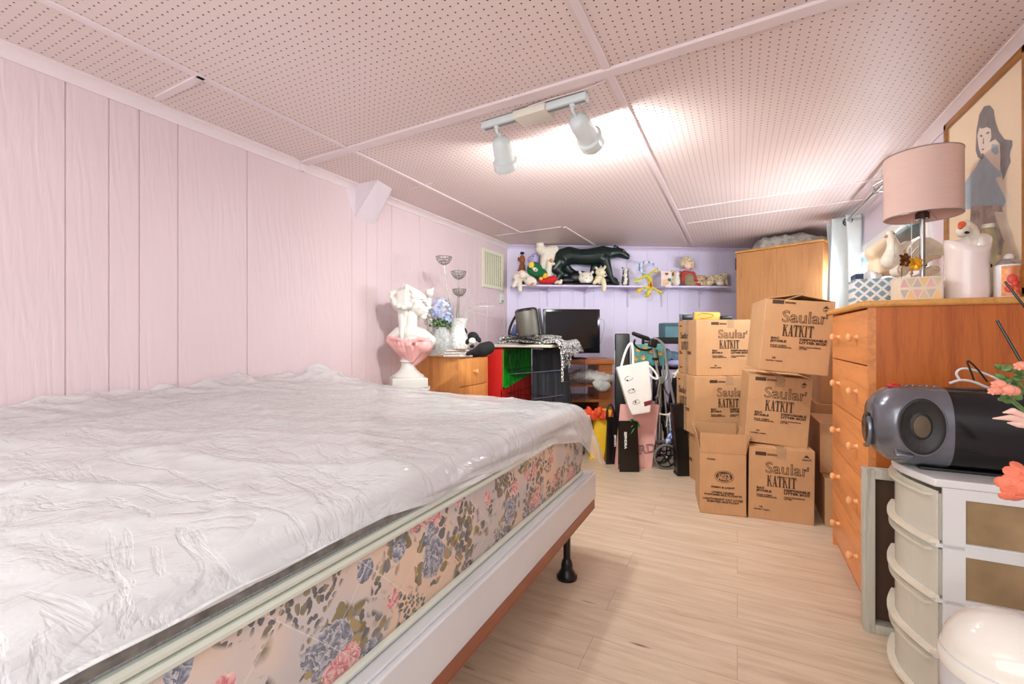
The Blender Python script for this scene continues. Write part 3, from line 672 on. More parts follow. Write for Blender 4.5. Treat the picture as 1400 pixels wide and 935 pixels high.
for i in range(5):
    d = MB().bb((DU, DV0+.018, zs[i+1]+.0025), (DU+.018, DV1-.018, zs[i]-.0025), bev=.002).build('drawer', m_wd, dr, world=True)
    for vv in (DV0+.17, DV1-.17):
        R = Matrix.Rotation(-math.pi/2, 4, 'Y'); zc = (zs[i]+zs[i+1])/2
        MB().lathe([(.011, 0), (.008, .006), (.0075, .013), (.012, .018), (.0165, .024), (.0165, .029), (.011, .035), (0, .037)], (DU, vv, zc), 20, R).build('knob', m_knob, d, world=True)
for c in list(dr.children):
    for g in c.children: pass
# ================================================================== SMALL CHEST (left back)
SU, SV0, SV1, SZ = -1.83, 2.81, 3.24, .893
sd = thing('small_chest', 'small honey wood chest of drawers by the left wall behind the bed', 'dresser', ((UL+SU)/2, (SV0+SV1)/2, 0))
m_sm = wood('small_chest_laminate', (206, 132, 66), (226, 154, 88), 'z', .38)
MB().bb((UL+.013, SV0, 0), (SU-.02, SV1, SZ)).build('body', m_sm, sd, world=True, smooth=False)
MB().bb((UL+.013, SV0-.012, SZ), (SU+.012, SV1+.012, SZ+.018), bev=.006).build('top', m_wdt, sd, world=True)
for a_, b_ in ((SV0, SV0+.014), (SV1-.014, SV1)): MB().bb((SU-.022, a_, 0), (SU-.002, b_, SZ)).build('front_stile', m_sm, sd, world=True, smooth=False)
zz = [SZ-.004, .675, .46, .24, .04]
for i in range(4):
    d = MB().bb((SU-.02, SV0+.015, zz[i+1]+.003), (SU, SV1-.015, zz[i]-.003), bev=.002).build('drawer', m_sm, sd, world=True)
    MB().lathe([(.011, 0), (.008, .006), (.0075, .013), (.012, .018), (.0165, .024), (.0165, .029), (.011, .035), (0, .037)], (SU, (SV0+SV1)/2, (zz[i]+zz[i+1])/2), 20, Matrix.Rotation(math.pi/2, 4, 'Y')).build('knob', m_knob, d, world=True)
# nested children keep their parent's frame
# ================================================================== WARDROBE
wl, wr = uv_cam(2.294, 4.66), uv_cam(2.783, 4.04); wd = (wr-wl); wa = math.atan2(wd.y, wd.x); wL = wd.length
m_war = wood('wardrobe_oak_laminate', (184, 124, 72), (204, 144, 90), 'z', .38)
wb = thing('wardrobe', 'tall honey oak wardrobe standing across the far right corner', 'wardrobe', wl, wa)
MB().bb((.01, .018, 0), (wL-.01, .34, 1.90)).build('body', m_war, wb, smooth=False)
MB().bb((.012, 0, .05), (wL/2-.0008, .017, 1.895)).build('door', m_war, wb, smooth=False)
MB().bb((wL/2+.0008, 0, .05), (wL-.012, .017, 1.895)).build('door', m_war, wb, smooth=False)
MB().bb((0, -.014, 1.90), (wL, .345, 1.922), bev=.006).build('top', m_wdt, wb)
MB().bb((-.02, .04, 1.74), (.009, .06, 1.86)).build('side_hinge_plate', m_ink, wb, smooth=False)
# grey fabric heap on the wardrobe
m_gcl = two('grey_folded_fabric', (150, 146, 140), (196, 192, 186), 'noise', 12, .5, .8, .12)
def heap(a, b):
    x = .10+a*(wL-.12); y = .02+b*.28
    e = min(a, 1-a, .14)/.14; eb = min(b, 1-b, .2)/.2
    q = Vector((x*1, y, 0)); z = .075*e*eb+.045*(1-abs(noise.noise(Vector((x*7+y*9, y*3, 0))))*2.4)*e**.5*eb
    return (x, y-.02*math.sin(x*30)*(1-b), 1.923+max(0, min(z, .112)))
fb_ = MB().grid(heap, 60, 22).build('folded_fabric', m_gcl, solid=.004, ang=180)
fb_.matrix_basis = wb.matrix_basis.copy(); tag(fb_, 'crumpled grey fabric heaped on top of the wardrobe', 'fabric')
# ================================================================== CURTAIN AND ROD
m_cur = M('silver_grey_curtain_cloth', (202, 208, 208), .5, var=.04, bump=.1); m_met = M('brushed_steel', (176, 176, 174), .28, metal=1, var=.03)
ru, rz_ = .775, 1.955
rd = thing('curtain_rod', 'thin metal curtain rod under the ceiling along the right wall', 'curtain rod', (ru, 3.6, rz_))
MB().cyl((ru, 3.2, rz_), (ru, 4.72, rz_), .0105, n=14).build('rod', m_met, rd, world=True)
for vv in (3.55,):
    MB().cyl((UR-.001, vv, rz_+.0), (ru, vv, rz_), .006).box((UR-.004, vv, rz_), (.006, .03, .06)).cyl((ru, vv-.012, rz_), (ru, vv+.012, rz_), .016).tube([(ru, vv, rz_), (ru-.02, vv-.03, rz_+.03), (ru+.02, vv-.06, rz_+.05)], .003).build('bracket', m_met, rd, world=True)
MB().ell((ru, 3.19, rz_), .016).build('finial', m_met, rd, world=True)
cu = thing('curtain', 'silver grey eyelet curtain bunched at the far end of the rod', 'curtain', (ru, 4.5, .7))
def curt(a, b):
    ph = a*math.pi*2*2.6; z = 2.0-b*1.05
    amp = .085*(1-.25*b); return (ru-.02+amp*math.sin(ph)+.02*math.sin(b*3+a*9), 4.30+a*.40+.02*math.cos(ph*2), z-.01*math.sin(ph)**2)
MB().grid(curt, 96, 30).build('cloth', m_cur, cu, world=True, solid=.003, ang=180)
for k_ in range(6):
    a = (k_+.5)/6.2; q = Vector((ru-.0, 4.30+a*.40, rz_))
    MB().tube([(q.x+.024*math.cos(t), q.y+.01*math.cos(t)*(1 if k_ % 2 else -1), q.z+.024*math.sin(t)) for t in [i*math.pi/8 for i in range(16)]], .005, closed=True).build('eyelet', M('dark_steel', (90, 90, 92), .3, metal=1), cu, world=True)
# ================================================================== BUST AND THE SMALL CHEST'S THINGS
m_plaster = M('white_glazed_plaster', (216, 212, 205), .3, var=.02); m_rosecl = M('pink_painted_plaster', (232, 172, 168), .35, var=.03)
bt = TP('plaster_bust', 'white plaster bust of a woman in pink drape on a pedestal beside the bed', 'bust', 558, 528, 3.13)
stz = bt.o.location.z
m = MB(); m.box(bt(558, 522)+Vector((0, 0, 0)), (.235, .235, .065), rz=20, bev=.006)
m.lathe([(.108, 0), (.110, .010), (.102, .020), (.086, .028), (.078, .036), (.060, .052), (.050, .070), (.045, .090), (.045, .102), (.056, .110), (.052, .122), (.042, .130), (.04, .16), (0, .16)], bt(558, 516)+Vector((0, 0, 0)), 32)
m.build('pedestal', m_plaster, bt.o)
S = bt
m = MB()
m.limb([(S(537, 464), .045), (S(548, 457), .058), (S(562, 456), .062), (S(577, 460), .056), (S(588, 466), .044)])       # shoulders
m.ell(S(563, 468), (.105, .072, .070))
m.limb([(S(560, 456, -.01), .062), (S(562, 445, -.01), .047), (S(563, 432, -.005), .045)])                                # neck
m.ell(S(567, 413, 0), (.070, .066, .088), ry=6); m.ell(S(574, 424, 0), (.050, .050, .050)); m.ell(S(579, 433.5, 0), (.024, .026, .020))   # skull, jaw, chin
m.ell(S(577, 407, 0), (.034, .048, .030)); m.ell(S(579.5, 412, -.026), (.020, .014, .008)); m.ell(S(576, 421, -.035), (.026, .02, .024))       # brow, cheek
m.limb([(S(581.5, 409, 0), .010), (S(585, 416, 0), .011), (S(588.5, 420.5, 0), .0105), (S(584, 422, 0), .012)], 8)       # nose
m.ell(S(583.5, 426.2, 0), (.016, .020, .0075)); m.ell(S(583, 429.6, 0), (.014, .018, .0075)); m.ell(S(561, 418, -.064), (.012, .010, .020))
m.build('head_and_shoulders', m_plaster, bt.o, remesh=.0045)
m = MB()
m.ell(S(556, 404, 0), (.076, .078, .066), ry=-15); m.ell(S(547, 412, 0), (.062, .07, .075))
random.seed(5)
for i in range(34):
    a = math.radians(150+i*9.0); r1_ = 1.0
    c_ = S(554, 407)+Vector((.075*math.cos(a), -.055-.02*math.sin(i*1.9), .072*math.sin(a)))
    if c_.x > S(572, 0).x and c_.z < S(0, 398).z: continue
    m.ell(c_, (.021, .024, .016), rx=i*47, ry=i*61, n=10)
for k_ in range(5):                                                                                # waved strands swept back from the brow
    z_ = 395+k_*4.2
    m.limb([(S(577-k_*1.6, z_+6, -.045), .009), (S(569-k_*1.4, z_+2, -.066), .012), (S(558, z_+4, -.076), .014), (S(548, z_+7, -.068), .014)], 8)
m.limb([(S(551, 420, -.01), .036), (S(551, 432, -.02), .032), (S(552, 444, -.030), .028), (S(552, 455, -.05), .020), (S(553, 463, -.075), .012)])
m.limb([(S(556, 424, -.04), .020), (S(556, 436, -.03), .020), (S(556, 448, -.04), .016)], 8)
m.build('hair', m_plaster, bt.o, remesh=.0055)
MB().ell(S(581, 412, -.038), (.010, .007, .006)).limb([(S(576, 409.5, -.052), .0032), (S(582.5, 409, -.036), .0032)]).build('eye', m_plaster, bt.o)
m = MB()
m.ell(S(563, 474, -.008), (.112, .080, .064)); m.ell(S(582, 473, -.045), (.056, .048, .050)); m.ell(S(556, 475, -.055), (.056, .045, .052))
m.limb([(S(536, 465, -.02), .036), (S(550, 476, -.02), .050), (S(562, 486, -.01), .044), (S(564, 495), .032)]); m.limb([(S(587, 471), .036), (S(577, 484), .040), (S(566, 495), .030)])
for i in range(11):
    t_ = i/10; xa = 538+50*t_; bow_ = math.sin(math.pi*t_)
    m.limb([(S(xa, 461+3*bow_, -.05-.035*bow_), .007), (S(xa*.75+564*.25+3*math.sin(i*2), 471, -.062-.048*bow_), .011), (S(xa*.4+564*.6+2*math.cos(i*3), 484, -.052-.020*bow_), .009), (S(564+(t_-.5)*6, 494, -.045), .007)], 8)
m.limb([(S(536, 462, -.05), .013), (S(548, 463, -.085), .012), (S(563, 469, -.098), .013), (S(577, 463, -.098), .012), (S(590, 466, -.05), .013)], 8)
m.build('drape', m_rosecl, bt.o, remesh=.0055)
m = MB()
for i in range(13): m.ell(S(541, 405, -.055)+Vector((.020*math.cos(i*2.4)*(i/13)**.5, -.006*(1-i/13), .024*math.sin(i*2.4)*(i/13)**.5)), (.014, .009, .012), rz=i*40, ry=i*70, n=8)
m.build('hair_rose', m_rosecl, bt.o)
# stool carrying the bust (mostly behind the bed)
st = thing('plant_stool', 'white stool behind the bed carrying the plaster bust', 'stool', (bt.o.location.x, bt.o.location.y, 0), TH)
zt = (bt(558, 522).z-.0325)+bt.o.location.z
MB().lathe([(.15, 0), (.15, .02), (0, .02)], (0, 0, zt-.021), 28).build('seat', m_bw, st)
for sx in (-1, 1):
    for sy in (-1, 1): MB().cyl((sx*.11, sy*.11, 0), (sx*.085, sy*.085, zt-.02), .012, .016).build('leg', m_bw, st)
CT_ = SZ+.018
# cherub figurine behind bust
ch = TP('cherub_figurine', 'small white cherub figurine behind the bust on the small chest', 'figurine', 590, 483, 3.30, z=CT_, rz=0)
Z0 = lambda s_, px, py, dy=0: Vector(((px-s_.px0)*s_.s, dy, max(.001, (s_.py0-py)*s_.s)))
m = MB(); m.limb([(ch(588, 474), .045), (ch(588, 458), .035), (ch(590, 440), .028), (ch(586, 420), .03), (ch(586, 408), .024)]); m.ell(ch(587, 398), (.034, .034, .036)); m.limb([(ch(588, 418), .015), (ch(580, 428), .012), (ch(582, 440), .010)]); m.limb([(ch(586, 402), .02), (ch(592, 392), .012)])
m.lathe([(.05, 0), (.05, .02), (.04, .03), (0, .03)], (0, 0, 0), 20)
m.build('figure', m_plaster, ch.o, remesh=.006)
# glass vases
m_glass = M('ribbed_clear_glass', (220, 224, 222), .08, alpha=.32, var=.2, vs=40, bump=.5, bs=50)
m_silver = two('hammered_silver_mosaic', (150, 150, 146), (222, 222, 220), 'vor', 70, .25, .25, .25)
va1 = TP('glass_vase', 'round clear glass vase holding blue hydrangeas on the small chest', 'vase', 604, 483, 3.22, z=CT_)
rib = lambda a, z: 1+.03*math.cos(a*14+z*30)
MB().lathe([(.035, 0), (.05, .01), (.072, .06), (.078, .10), (.070, .145), (.05, .175), (.047, .19), (.053, .205), (.048, .205), (.043, .188), (.063, .14), (.07, .10), (.064, .06), (.04, .018), (0, .016)], (0, 0, 0), 42, fn=rib).build('vessel', m_glass, va1.o)
hy = TP('hydrangea_bouquet', 'bunch of pale blue artificial hydrangeas in the clear glass vase', 'flowers', 604, 450, 3.22)
hy.o.location.z = CT_+.10
m = MB()
for i in range(9): m.tube([(.02*math.cos(i), .02*math.sin(i), -.07), (.015*math.cos(i), .015*math.sin(i), .1), (.06*math.cos(i*2.3), .04*math.sin(i*2.3), .17)], .0025, n=5, smooth=1)
m.build('stems', M('dark_green_stem', (62, 84, 52), .6), hy.o)
m = MB()
for i in range(26):
    a = i*2.4; m.ell((.07*math.cos(a)*(.4+(i % 5)/6), .05*math.sin(a), .13+.03*math.sin(i*3.1)), (.022, .008, .010), rx=i*50, ry=i*33, n=8)
m.build('leaves', M('leaf_green', (74, 104, 60), .5, var=.3, vs=50), hy.o)
def petals(m, c, r, nrm=None, k=4, th=.0022):
    nrm = (Vector(nrm) if nrm is not None else Vector((0, -1, .3))).normalized(); q = nrm.to_track_quat('Z', 'Y').to_matrix().to_4x4()
    for j in range(k):
        a = 2*math.pi*j/k; Mx = Matrix.Translation(c) @ q @ Matrix.Rotation(a, 4, 'Z') @ Matrix.Translation((r*.55, 0, 0)) @ Matrix.Rotation(-.35, 4, 'Y')
        v = bmesh.ops.create_uvsphere(m.bm, u_segments=8, v_segments=5, radius=1)['verts']; m._new(v, Mx @ Matrix.Diagonal((r*.6, r*.42, th, 1)))
m = MB(); random.seed(3)
for cc, R_, n_ in (((0, -.01, .235), .068, 60), ((.045, -.04, .17), .035, 20), ((-.055, 0, .20), .03, 12)):
    for i in range(n_):
        d = Vector((random.gauss(0, 1), random.gauss(0, 1)-.4, random.gauss(0, 1)+.2)).normalized(); petals(m, Vector(cc)+d*R_*Vector((1.15, 1, .95)).length/1.79*1.05, .014, d)
m.build('blossoms', two('pale_blue_petal', (150, 168, 214), (196, 206, 236), 'noise', 60, .5, .6, .2), hy.o)
m = MB()
for i in range(40):
    d = Vector((-abs(random.gauss(0, 1))-.2, random.gauss(0, .8), random.gauss(0, 1))).normalized(); m.ell(Vector((-.045, -.01, .17))+d*.055, .0055, n=6)
m.build('white_buds', m_plaster, hy.o)
va2 = TP('mosaic_vase', 'tall silver mosaic vase with metal wire flowers on the small chest', 'vase', 626, 483, 3.34, z=CT_)
MB().lathe([(.045, 0), (.055, .01), (.075, .05), (.078, .09), (.068, .14), (.058, .18), (.062, .23), (.085, .27), (.08, .272), (.055, .235), (.05, .18), (.06, .13), (.068, .09), (.06, .05), (0, .02)], (0, 0, 0), 32).build('vessel', m_silver, va2.o)
def wireflower(cx, cy, r, stem0, label):
    t = TP('wire_flower', label, 'ornament', cx, cy, 3.34, group='metal wire flowers standing in the mosaic vase')
    t.o.location = at(cx, cy, 3.34); m = MB()
    for j in range(12):
        a = 2*math.pi*j/12; c, s_ = math.cos(a), math.sin(a)
        m.tube([(0, 0, -r*.75), (c*r*.5, s_*r*.5, -r*.6), (c*r*.9, s_*r*.9, -r*.1), (c*r, s_*r, r*.25), (c*r*.62, s_*r*.62, r*.2)], .0022, n=5, smooth=2)
    for zf, rf in ((.25, 1), (-.1, .92), (-.42, .72)): m.tube([(r*rf*math.cos(k*math.pi/10), r*rf*math.sin(k*math.pi/10), r*zf) for k in range(20)], .002, n=5, closed=True)
    m.build('blossom_cage', m_met2, t.o)
    MB().ell((0, 0, -r*.2), r*.16).tube([(0, 0, 0), (0, 0, r*.6)], .002).build('centre', m_met2, t.o)
    e = at(*stem0, 3.34)-t.o.location; e = Matrix.Rotation(-TH, 3, 'Z') @ e
    MB().tube([(0, 0, -r*.75), (e.x*.3, e.y, e.z*.5), e], .003, smooth=2).build('stem', m_met2, t.o)
m_met2 = M('antique_silver_wire', (150, 148, 140), .35, metal=.7, var=.1)
wireflower(607, 354, .060, (620, 440), 'tallest metal wire flower rising above the blue hydrangeas')
wireflower(627, 374, .058, (624, 440), 'upper right metal wire flower of the mosaic vase')
wireflower(628, 398, .052, (627, 440), 'lowest metal wire flower just above the mosaic vase')
gr_ = thing('wire_grass', 'spray of fine silvery artificial grass in the mosaic vase', 'ornament', va2.o.location+Vector((0, 0, .2)), TH)
m = MB()
for i in range(46):
    a = -1.25+2.5*i/45+random.uniform(-.05, .05); L = random.uniform(.16, .32); dy = random.uniform(-.05, .05)
    m.tube([(0, 0, 0), (L*.35*math.sin(a), dy*.5, L*.7*math.cos(a*.7)), (L*math.sin(a)*1.05, dy, L*math.cos(a)*.9+.02)], .0009, n=4, smooth=1)
for i in range(20):
    a = -1.0+1.2*i/20; L = random.uniform(.28, .40)
    m.tube([(-.03, 0, 0), (L*.25*math.sin(a)-.04, 0, L*.7), (L*.6*math.sin(a)-.06, 0, L)], .0008, n=4, smooth=1)
m.build('blades', m_met2, gr_)
gr_['kind'] = 'stuff'
# folded gray cloth
fc = TP('folded_cloth', 'folded grey cloth with a thin brown strap lying on the small chest', 'cloth', 628, 483, 3.08, z=CT_)
m = MB()
for i, (w_, h_) in enumerate(((.20, .018), (.19, .018), (.17, .014))): m.box((.0, 0, .010+i*.017), (w_, .12, h_), rz=4*i-3, bev=.0075)
m.build('cloth_folds', two('ribbed_grey_knit', (178, 168, 158), (208, 202, 194), 'noise', 90, .5, .9, .2), fc.o)
MB().box((.02, -.004, .052), (.09, .13, .006), rz=-15, bev=.002).build('strap', M('brown_leather', (150, 104, 84), .5), fc.o)
g2_ = 'small toys lined up on the short wall shelf'
# plush builder ----------------------------------------------------------
def plush(name, label, px0, py0, Y, z, parts, group=None, cat='plush toy', vox=.007, rz=0, sc=1):
    sc = 1.22 if group == g2_ else 1.14 if group else 1
    t = TP(name, label, cat, px0, py0, Y, group, z=z, rz=rz)
    for pn, mat, blobs, vx in parts:
        m = MB()
        for b in blobs:
            if b[0] == 'l': m.limb([(t(x, y, d), r*sc) for x, y, d, r in b[1]], 10)
            elif b[0] == 'e': m.ell(t(b[1], b[2], b[3]), [q*sc for q in b[4]], *(b[5] if len(b) > 5 else ()), n=12)
        m.build(pn, mat, t.o, remesh=vx)
    return t
m_fw = M('cream_plush_fur', (232, 222, 206), .95, var=.06, vs=60, bump=.6, bs=220); m_fb = M('black_plush_fur', (20, 19, 20), .9, bump=.4, bs=200)
m_eye = M('black_button', (14, 12, 12), .2); m_pinkp = M('pink_plush', (222, 120, 130), .9); m_br = M('brown_plush', (150, 82, 46), .9, bump=.4, bs=200)
plush('panda_plush', 'black and white plush panda slumped beside the grey cloth', 650, 483, 3.05, CT_, [
    ('body', m_fb, [('l', [(668, 470, 0, .045), (660, 473, -.01, .05), (650, 477, -.01, .032)]), ('l', [(650, 474, -.03, .018), (640, 478, -.04, .014)]), ('e', 647, 455, .01, (.042, .03, .034), (0, 20, 0)), ('e', 639, 462, 0, (.016, .014, .022), (0, 20, 0))], .006),
    ('face', m_fw, [('e', 646, 461, -.018, (.026, .024, .024))], .005),
    ('ear', m_fb, [('e', 655, 459, -.01, (.016, .012, .024), (0, -20, 0)), ('e', 637, 447, .01, (.008, .008, .026), (0, -20, 0))], .005),
    ('muzzle', m_fb, [('e', 646, 468, -.038, (.018, .014, .013))], .005)])
# ================================================================== SHELVES ON THE BACK WALL
m_shelf = M('lavender_painted_shelf', (222, 210, 236), .4, var=.02)
def shelf(label, pxa, pxb, Y, zt, dep, brk):
    a, b = at(pxa, 390, Y), at(pxb, 390, Y)
    va_, vb_ = None, None
    # wall-parallel board: find wall distance along bdir
    sa = (a-BL).dot(bdir); sb = (b-BL).dot(bdir)
    mid = BL+bdir*((sa+sb)/2); mid.z = zt
    t = thing('wall_shelf', label, 'shelf', mid, BANG)
    L = sb-sa
    MB().box((0, -dep/2-.001, -.009), (L, dep, .018), bev=.003).build('board', m_shelf, t)
    for q in brk:
        s_ = (at(q, 390, Y)-BL).dot(bdir)-(sa+sb)/2
        pr = [(0, 0), (-dep*.92, 0), (-dep*.92, -.006), (-dep*.5, -.014), (-dep*.22, -.026), (-.016, -.055), (-.008, -.19), (0, -.20)]
        Mx = Matrix(((0, 0, 1, s_-.008), (1, 0, 0, -.001), (0, 1, 0, -.018), (0, 0, 0, 1)))
        MB().prism(pr, .016, Mx).build('bracket', m_shelf, t)
    return t
SH1 = 1.598; SH2 = 1.600
shelf('long lavender wall shelf holding the black panther and plush toys', 699, 880, 4.86, SH1, .235, (752, 806, 869))
shelf('short lavender wall shelf on the right holding small toys', 906, 999, 4.97, SH2, .235, (913, 967))
def ysh(px, off=.11):  # depth of a point 'off' in front of the back wall, seen at px
    k = (px-700)/F; X0, Y0 = -.05, 5.0
    # wall: Y = 5.004 + .0765 X
    return 5.004/(1-.0765*k)-off
# panther
m_pan = M('glossy_black_green_ceramic', (20, 36, 33), .32, var=.35, vs=12, bump=.2, bs=30)
Yp = ysh(805, .13)
PY = 388+2
pt = TP('panther_statue', 'large glossy black panther statue striding along the long wall shelf', 'statue', 805, PY, Yp, z=SH1)
P = lambda x, y, d, r: (x, y, d, r)
m = MB()
def LB(*q): m.limb([(pt(x, y, d), r) for x, y, d, r in q], 12)
LB(P(766, 352, 0, .100), P(778, 348, 0, .096), P(792, 350, 0, .086), P(806, 350, 0, .092), P(820, 348, 0, .098), P(829, 347, 0, .074))
LB(P(824, 343, 0, .066), P(835, 345, 0, .060), P(844, 344, 0, .056), P(849, 345, 0, .054), P(854, 348, 0, .040), P(858, 350.5, 0, .028)); m.ell(pt(858, 347, 0), (.022, .022, .014))
LB(P(765, 358, -.04, .076), P(758, 367, -.05, .056), P(767, 374, -.05, .036), P(760, 383, -.05, .027), P(765, 387, -.055, .024))
LB(P(769, 358, .04, .07), P(778, 368, .045, .046), P(790, 374, .045, .032), P(786, 385, .045, .024), P(791, 387, .045, .02))
LB(P(825, 354, -.035, .066), P(830, 366, -.045, .042), P(833, 376, -.045, .030), P(838, 386, -.045, .024), P(843, 387, -.05, .022))
LB(P(817, 356, .035, .06), P(812, 368, .04, .040), P(818, 376, .04, .028), P(814, 386, .04, .024), P(819, 387, .04, .02))
LB(P(760, 346, 0, .03), P(753, 356, 0, .022), P(750, 368, .01, .017), P(747, 378, .02, .015))
m.build('body', m_pan, pt.o, remesh=.0085)
MB().ell(pt(840, 337, -.03), (.018, .010, .020)).build('ear', m_pan, pt.o); MB().ell(pt(845, 337, .032), (.018, .010, .020)).build('ear', m_pan, pt.o)
MB().ell(pt(851.5, 343, -.048), .007).build('eye', M('amber_eye', (190, 180, 120), .2), pt.o)
m = MB(); n_ = 26
m.lathe([(.20, 0), (.205, .012), (.19, .025), (.12, .032), (0, .034)], pt(800, PY), 40, sx=1.75, sy=.48, fn=lambda a, z: 1+.06*math.sin(a*7)+.03*math.sin(a*13)); m.ell(pt(792, 378, .02), (.13, .05, .075)); m.ell(pt(776, 382, .02), (.10, .05, .05)); m.ell(pt(832, 382, .03), (.11, .05, .05)); m.ell(pt(812, 380, .03), (.10, .05, .06))
m.build('rock_base', M('black_rock', (14, 16, 16), .4, bump=.6, bs=25), pt.o)
pt.o.location.z = SH1+.001
# plush toys of the left shelf
g1 = 'plush toys crowded on the long wall shelf'
Y1 = ysh(715)
def eyes(t, pts, r=.006, nm='eye'):
    m = MB()
    for x, y, d in pts: m.ell(t(x, y, d), r, n=8)
    m.build(nm, m_eye, t.o)
t = plush('dog_plush', 'brown plush dog standing at the left end of the long shelf', 715, 389, Y1+.02, SH1, [
    ('body', m_br, [('l', [(712, 383, 0, .045), (713, 372, 0, .038), (714, 362, 0, .03)]), ('e', 714, 353, 0, (.030, .03, .045)), ('l', [(712, 365, -.02, .014), (707, 372, -.03, .013)])], .006),
    ('hair', m_fb, [('e', 714, 344, 0, (.022, .024, .014))], .005), ('ear', m_br, [('e', 709, 352, 0, (.010, .012, .022))], .005), ('collar', M('teal_felt', (60, 120, 116), .8), [('e', 714, 361, 0, (.034, .034, .007))], .004)], g1)
t = plush('lilac_plush', 'pale lilac plush toy behind the green parrot plush', 730, 389, Y1+.05, SH1, [
    ('body', M('lilac_plush_fur', (186, 172, 214), .95, bump=.5, bs=200), [('l', [(727, 378, 0, .05), (730, 362, 0, .05), (731, 350, 0, .045)]), ('e', 724, 352, 0, (.02, .02, .03)), ('e', 738, 344, 0, (.016, .016, .03))], .007)], g1)
eyes(t, [(729, 349, -.046), (734, 348, -.045)])
t = plush('lamb_plush', 'cream plush lamb hanging its head at the very left shelf end', 715, 389, Y1-.08, SH1, [
    ('body', m_fw, [('l', [(706, 378, 0, .035), (714, 375, 0, .045), (722, 382, -.01, .042)]), ('l', [(706, 384, -.02, .022), (702, 391, -.05, .02)]), ('l', [(711, 384, -.03, .022), (711, 397, -.06, .02)])], .006),
    ('head', m_fw, [('e', 725, 385, -.06, (.065, .05, .048), (0, 25, 0)), ('e', 714, 376, -.05, (.03, .02, .035), (0, 35, 0))], .006),
    ('snout', m_pinkp, [('e', 727, 389, -.106, (.020, .008, .012), (0, -25, 0))], None or .004), ('bow', M('pale_pink_ribbon', (238, 190, 190), .7), [('e', 709, 373, -.045, (.03, .012, .012), (0, 20, 0))], .005)], g1)
eyes(t, [(719, 382, -.105)])
m_grn = M('green_plush', (26, 104, 58), .9, bump=.5, bs=200); m_red = M('red_plush', (206, 34, 34), .85, bump=.3, bs=200)
t = plush('parrot_plush', 'green red and yellow plush parrot lying on the long wall shelf', 738, 389, Y1-.07, SH1, [
    ('head', m_grn, [('e', 731, 368, -.02, (.078, .06, .070), (0, 35, 0)), ('e', 741, 374, 0, (.06, .05, .05), (0, 40, 0))], .007),
    ('beak', M('yellow_plush', (240, 200, 90), .85), [('e', 726, 363, -.078, (.028, .02, .032), (0, 25, 0))], .005),
    ('face_patch', m_fw, [('e', 731, 369, -.077, (.030, .014, .020), (0, 30, 0))], .005),
    ('wing', m_red, [('e', 752, 382, 0, (.075, .04, .036), (0, -12, 0)), ('e', 741, 384, -.03, (.04, .03, .022))], .006),
    ('feathers', M('golden_plush', (244, 184, 56), .85), [('e', 745, 377, -.045, (.022, .016, .028), (0, 25, 0)), ('e', 739, 381, -.05, (.02, .014, .018))], .005)], g1)
eyes(t, [(724, 368, -.098), (732, 370, -.092)], .007)
t = plush('bear_plush', 'white plush bear lying on its belly on the shelf crowd near the ceiling', 748, 389, Y1+.02, SH1, [
    ('body', m_fw, [('l', [(738, 339, 0, .045), (746, 343, 0, .055), (757, 341, 0, .056)]), ('l', [(745, 350, -.02, .045), (742, 364, -.04, .032)]), ('l', [(755, 347, 0, .055), (749, 362, 0, .06), (748, 380, 0, .055)]), ('e', 738, 333, -.02, (.04, .04, .035))], .007)], g1)
t = plush('hound_plush', 'small cream plush hound with tan ear beside the panther tail', 753, 389, Y1-.05, SH1, [
    ('body', m_fw, [('l', [(749, 380, 0, .034), (750, 368, 0, .030), (751, 358, 0, .030)]), ('e', 756, 360, -.02, (.022, .02, .016))], .006),
    ('ear', M('tan_plush', (196, 140, 80), .9), [('e', 753, 356, -.03, (.018, .010, .020))], .005)], g1)
t = plush('kitten_plush', 'tiny tan and white plush kitten in front of the panther', 765, 389, ysh(765)-.08, SH1, [
    ('body', m_fw, [('l', [(760, 385, 0, .018), (766, 385, 0, .02)]), ('e', 767, 383, -.012, (.016, .016, .015))], .004),
    ('paw', M('tan_plush', (196, 140, 80), .9), [('e', 762, 387, -.02, (.012, .012, .008))], .004)], g1)
t = plush('tiger_head_plush', 'round white spotted plush cub curled before the panther legs', 801, 389, ysh(801)-.085, SH1, [
    ('body', m_fw, [('e', 801, 379, 0, (.072, .045, .06)), ('e', 793, 371, 0, (.015, .012, .02), (0, -25, 0)), ('e', 810, 371, 0, (.015, .012, .015))], .006),
    ('muzzle', M('white_plush', (244, 240, 232), .9), [('e', 801, 382, -.035, (.034, .02, .028))], .005)], g1)
eyes(t, [(796, 377, -.042), (806, 376, -.042), (801, 380, -.056), (800, 386, -.048)], .0055)
t = plush('dangling_bear_plush', 'cream plush bear with one leg dangling over the shelf edge', 821, 389, ysh(821)-.11, SH1, [
    ('body', M('ivory_plush_fur', (236, 224, 190), .95, bump=.6, bs=200), [('e', 820, 381, .02, (.048, .04, .05)), ('l', [(824, 382, -.02, .024), (825, 390, -.045, .022), (824.5, 396, -.045, .020)]), ('l', [(815, 383, -.01, .02), (812, 386, -.02, .018)])], .006),
    ('head', M('ivory_plush_fur', (236, 224, 190), .95), [('e', 821, 371, 0, (.05, .04, .042)), ('e', 825, 376, -.03, (.022, .025, .018)), ('e', 815, 365, 0, (.014, .012, .014)), ('e', 827, 364, 0, (.014, .012, .018))], .006)], g1)
eyes(t, [(819, 371, -.038), (826, 375, -.055), (826, 369, -.03)], .006)
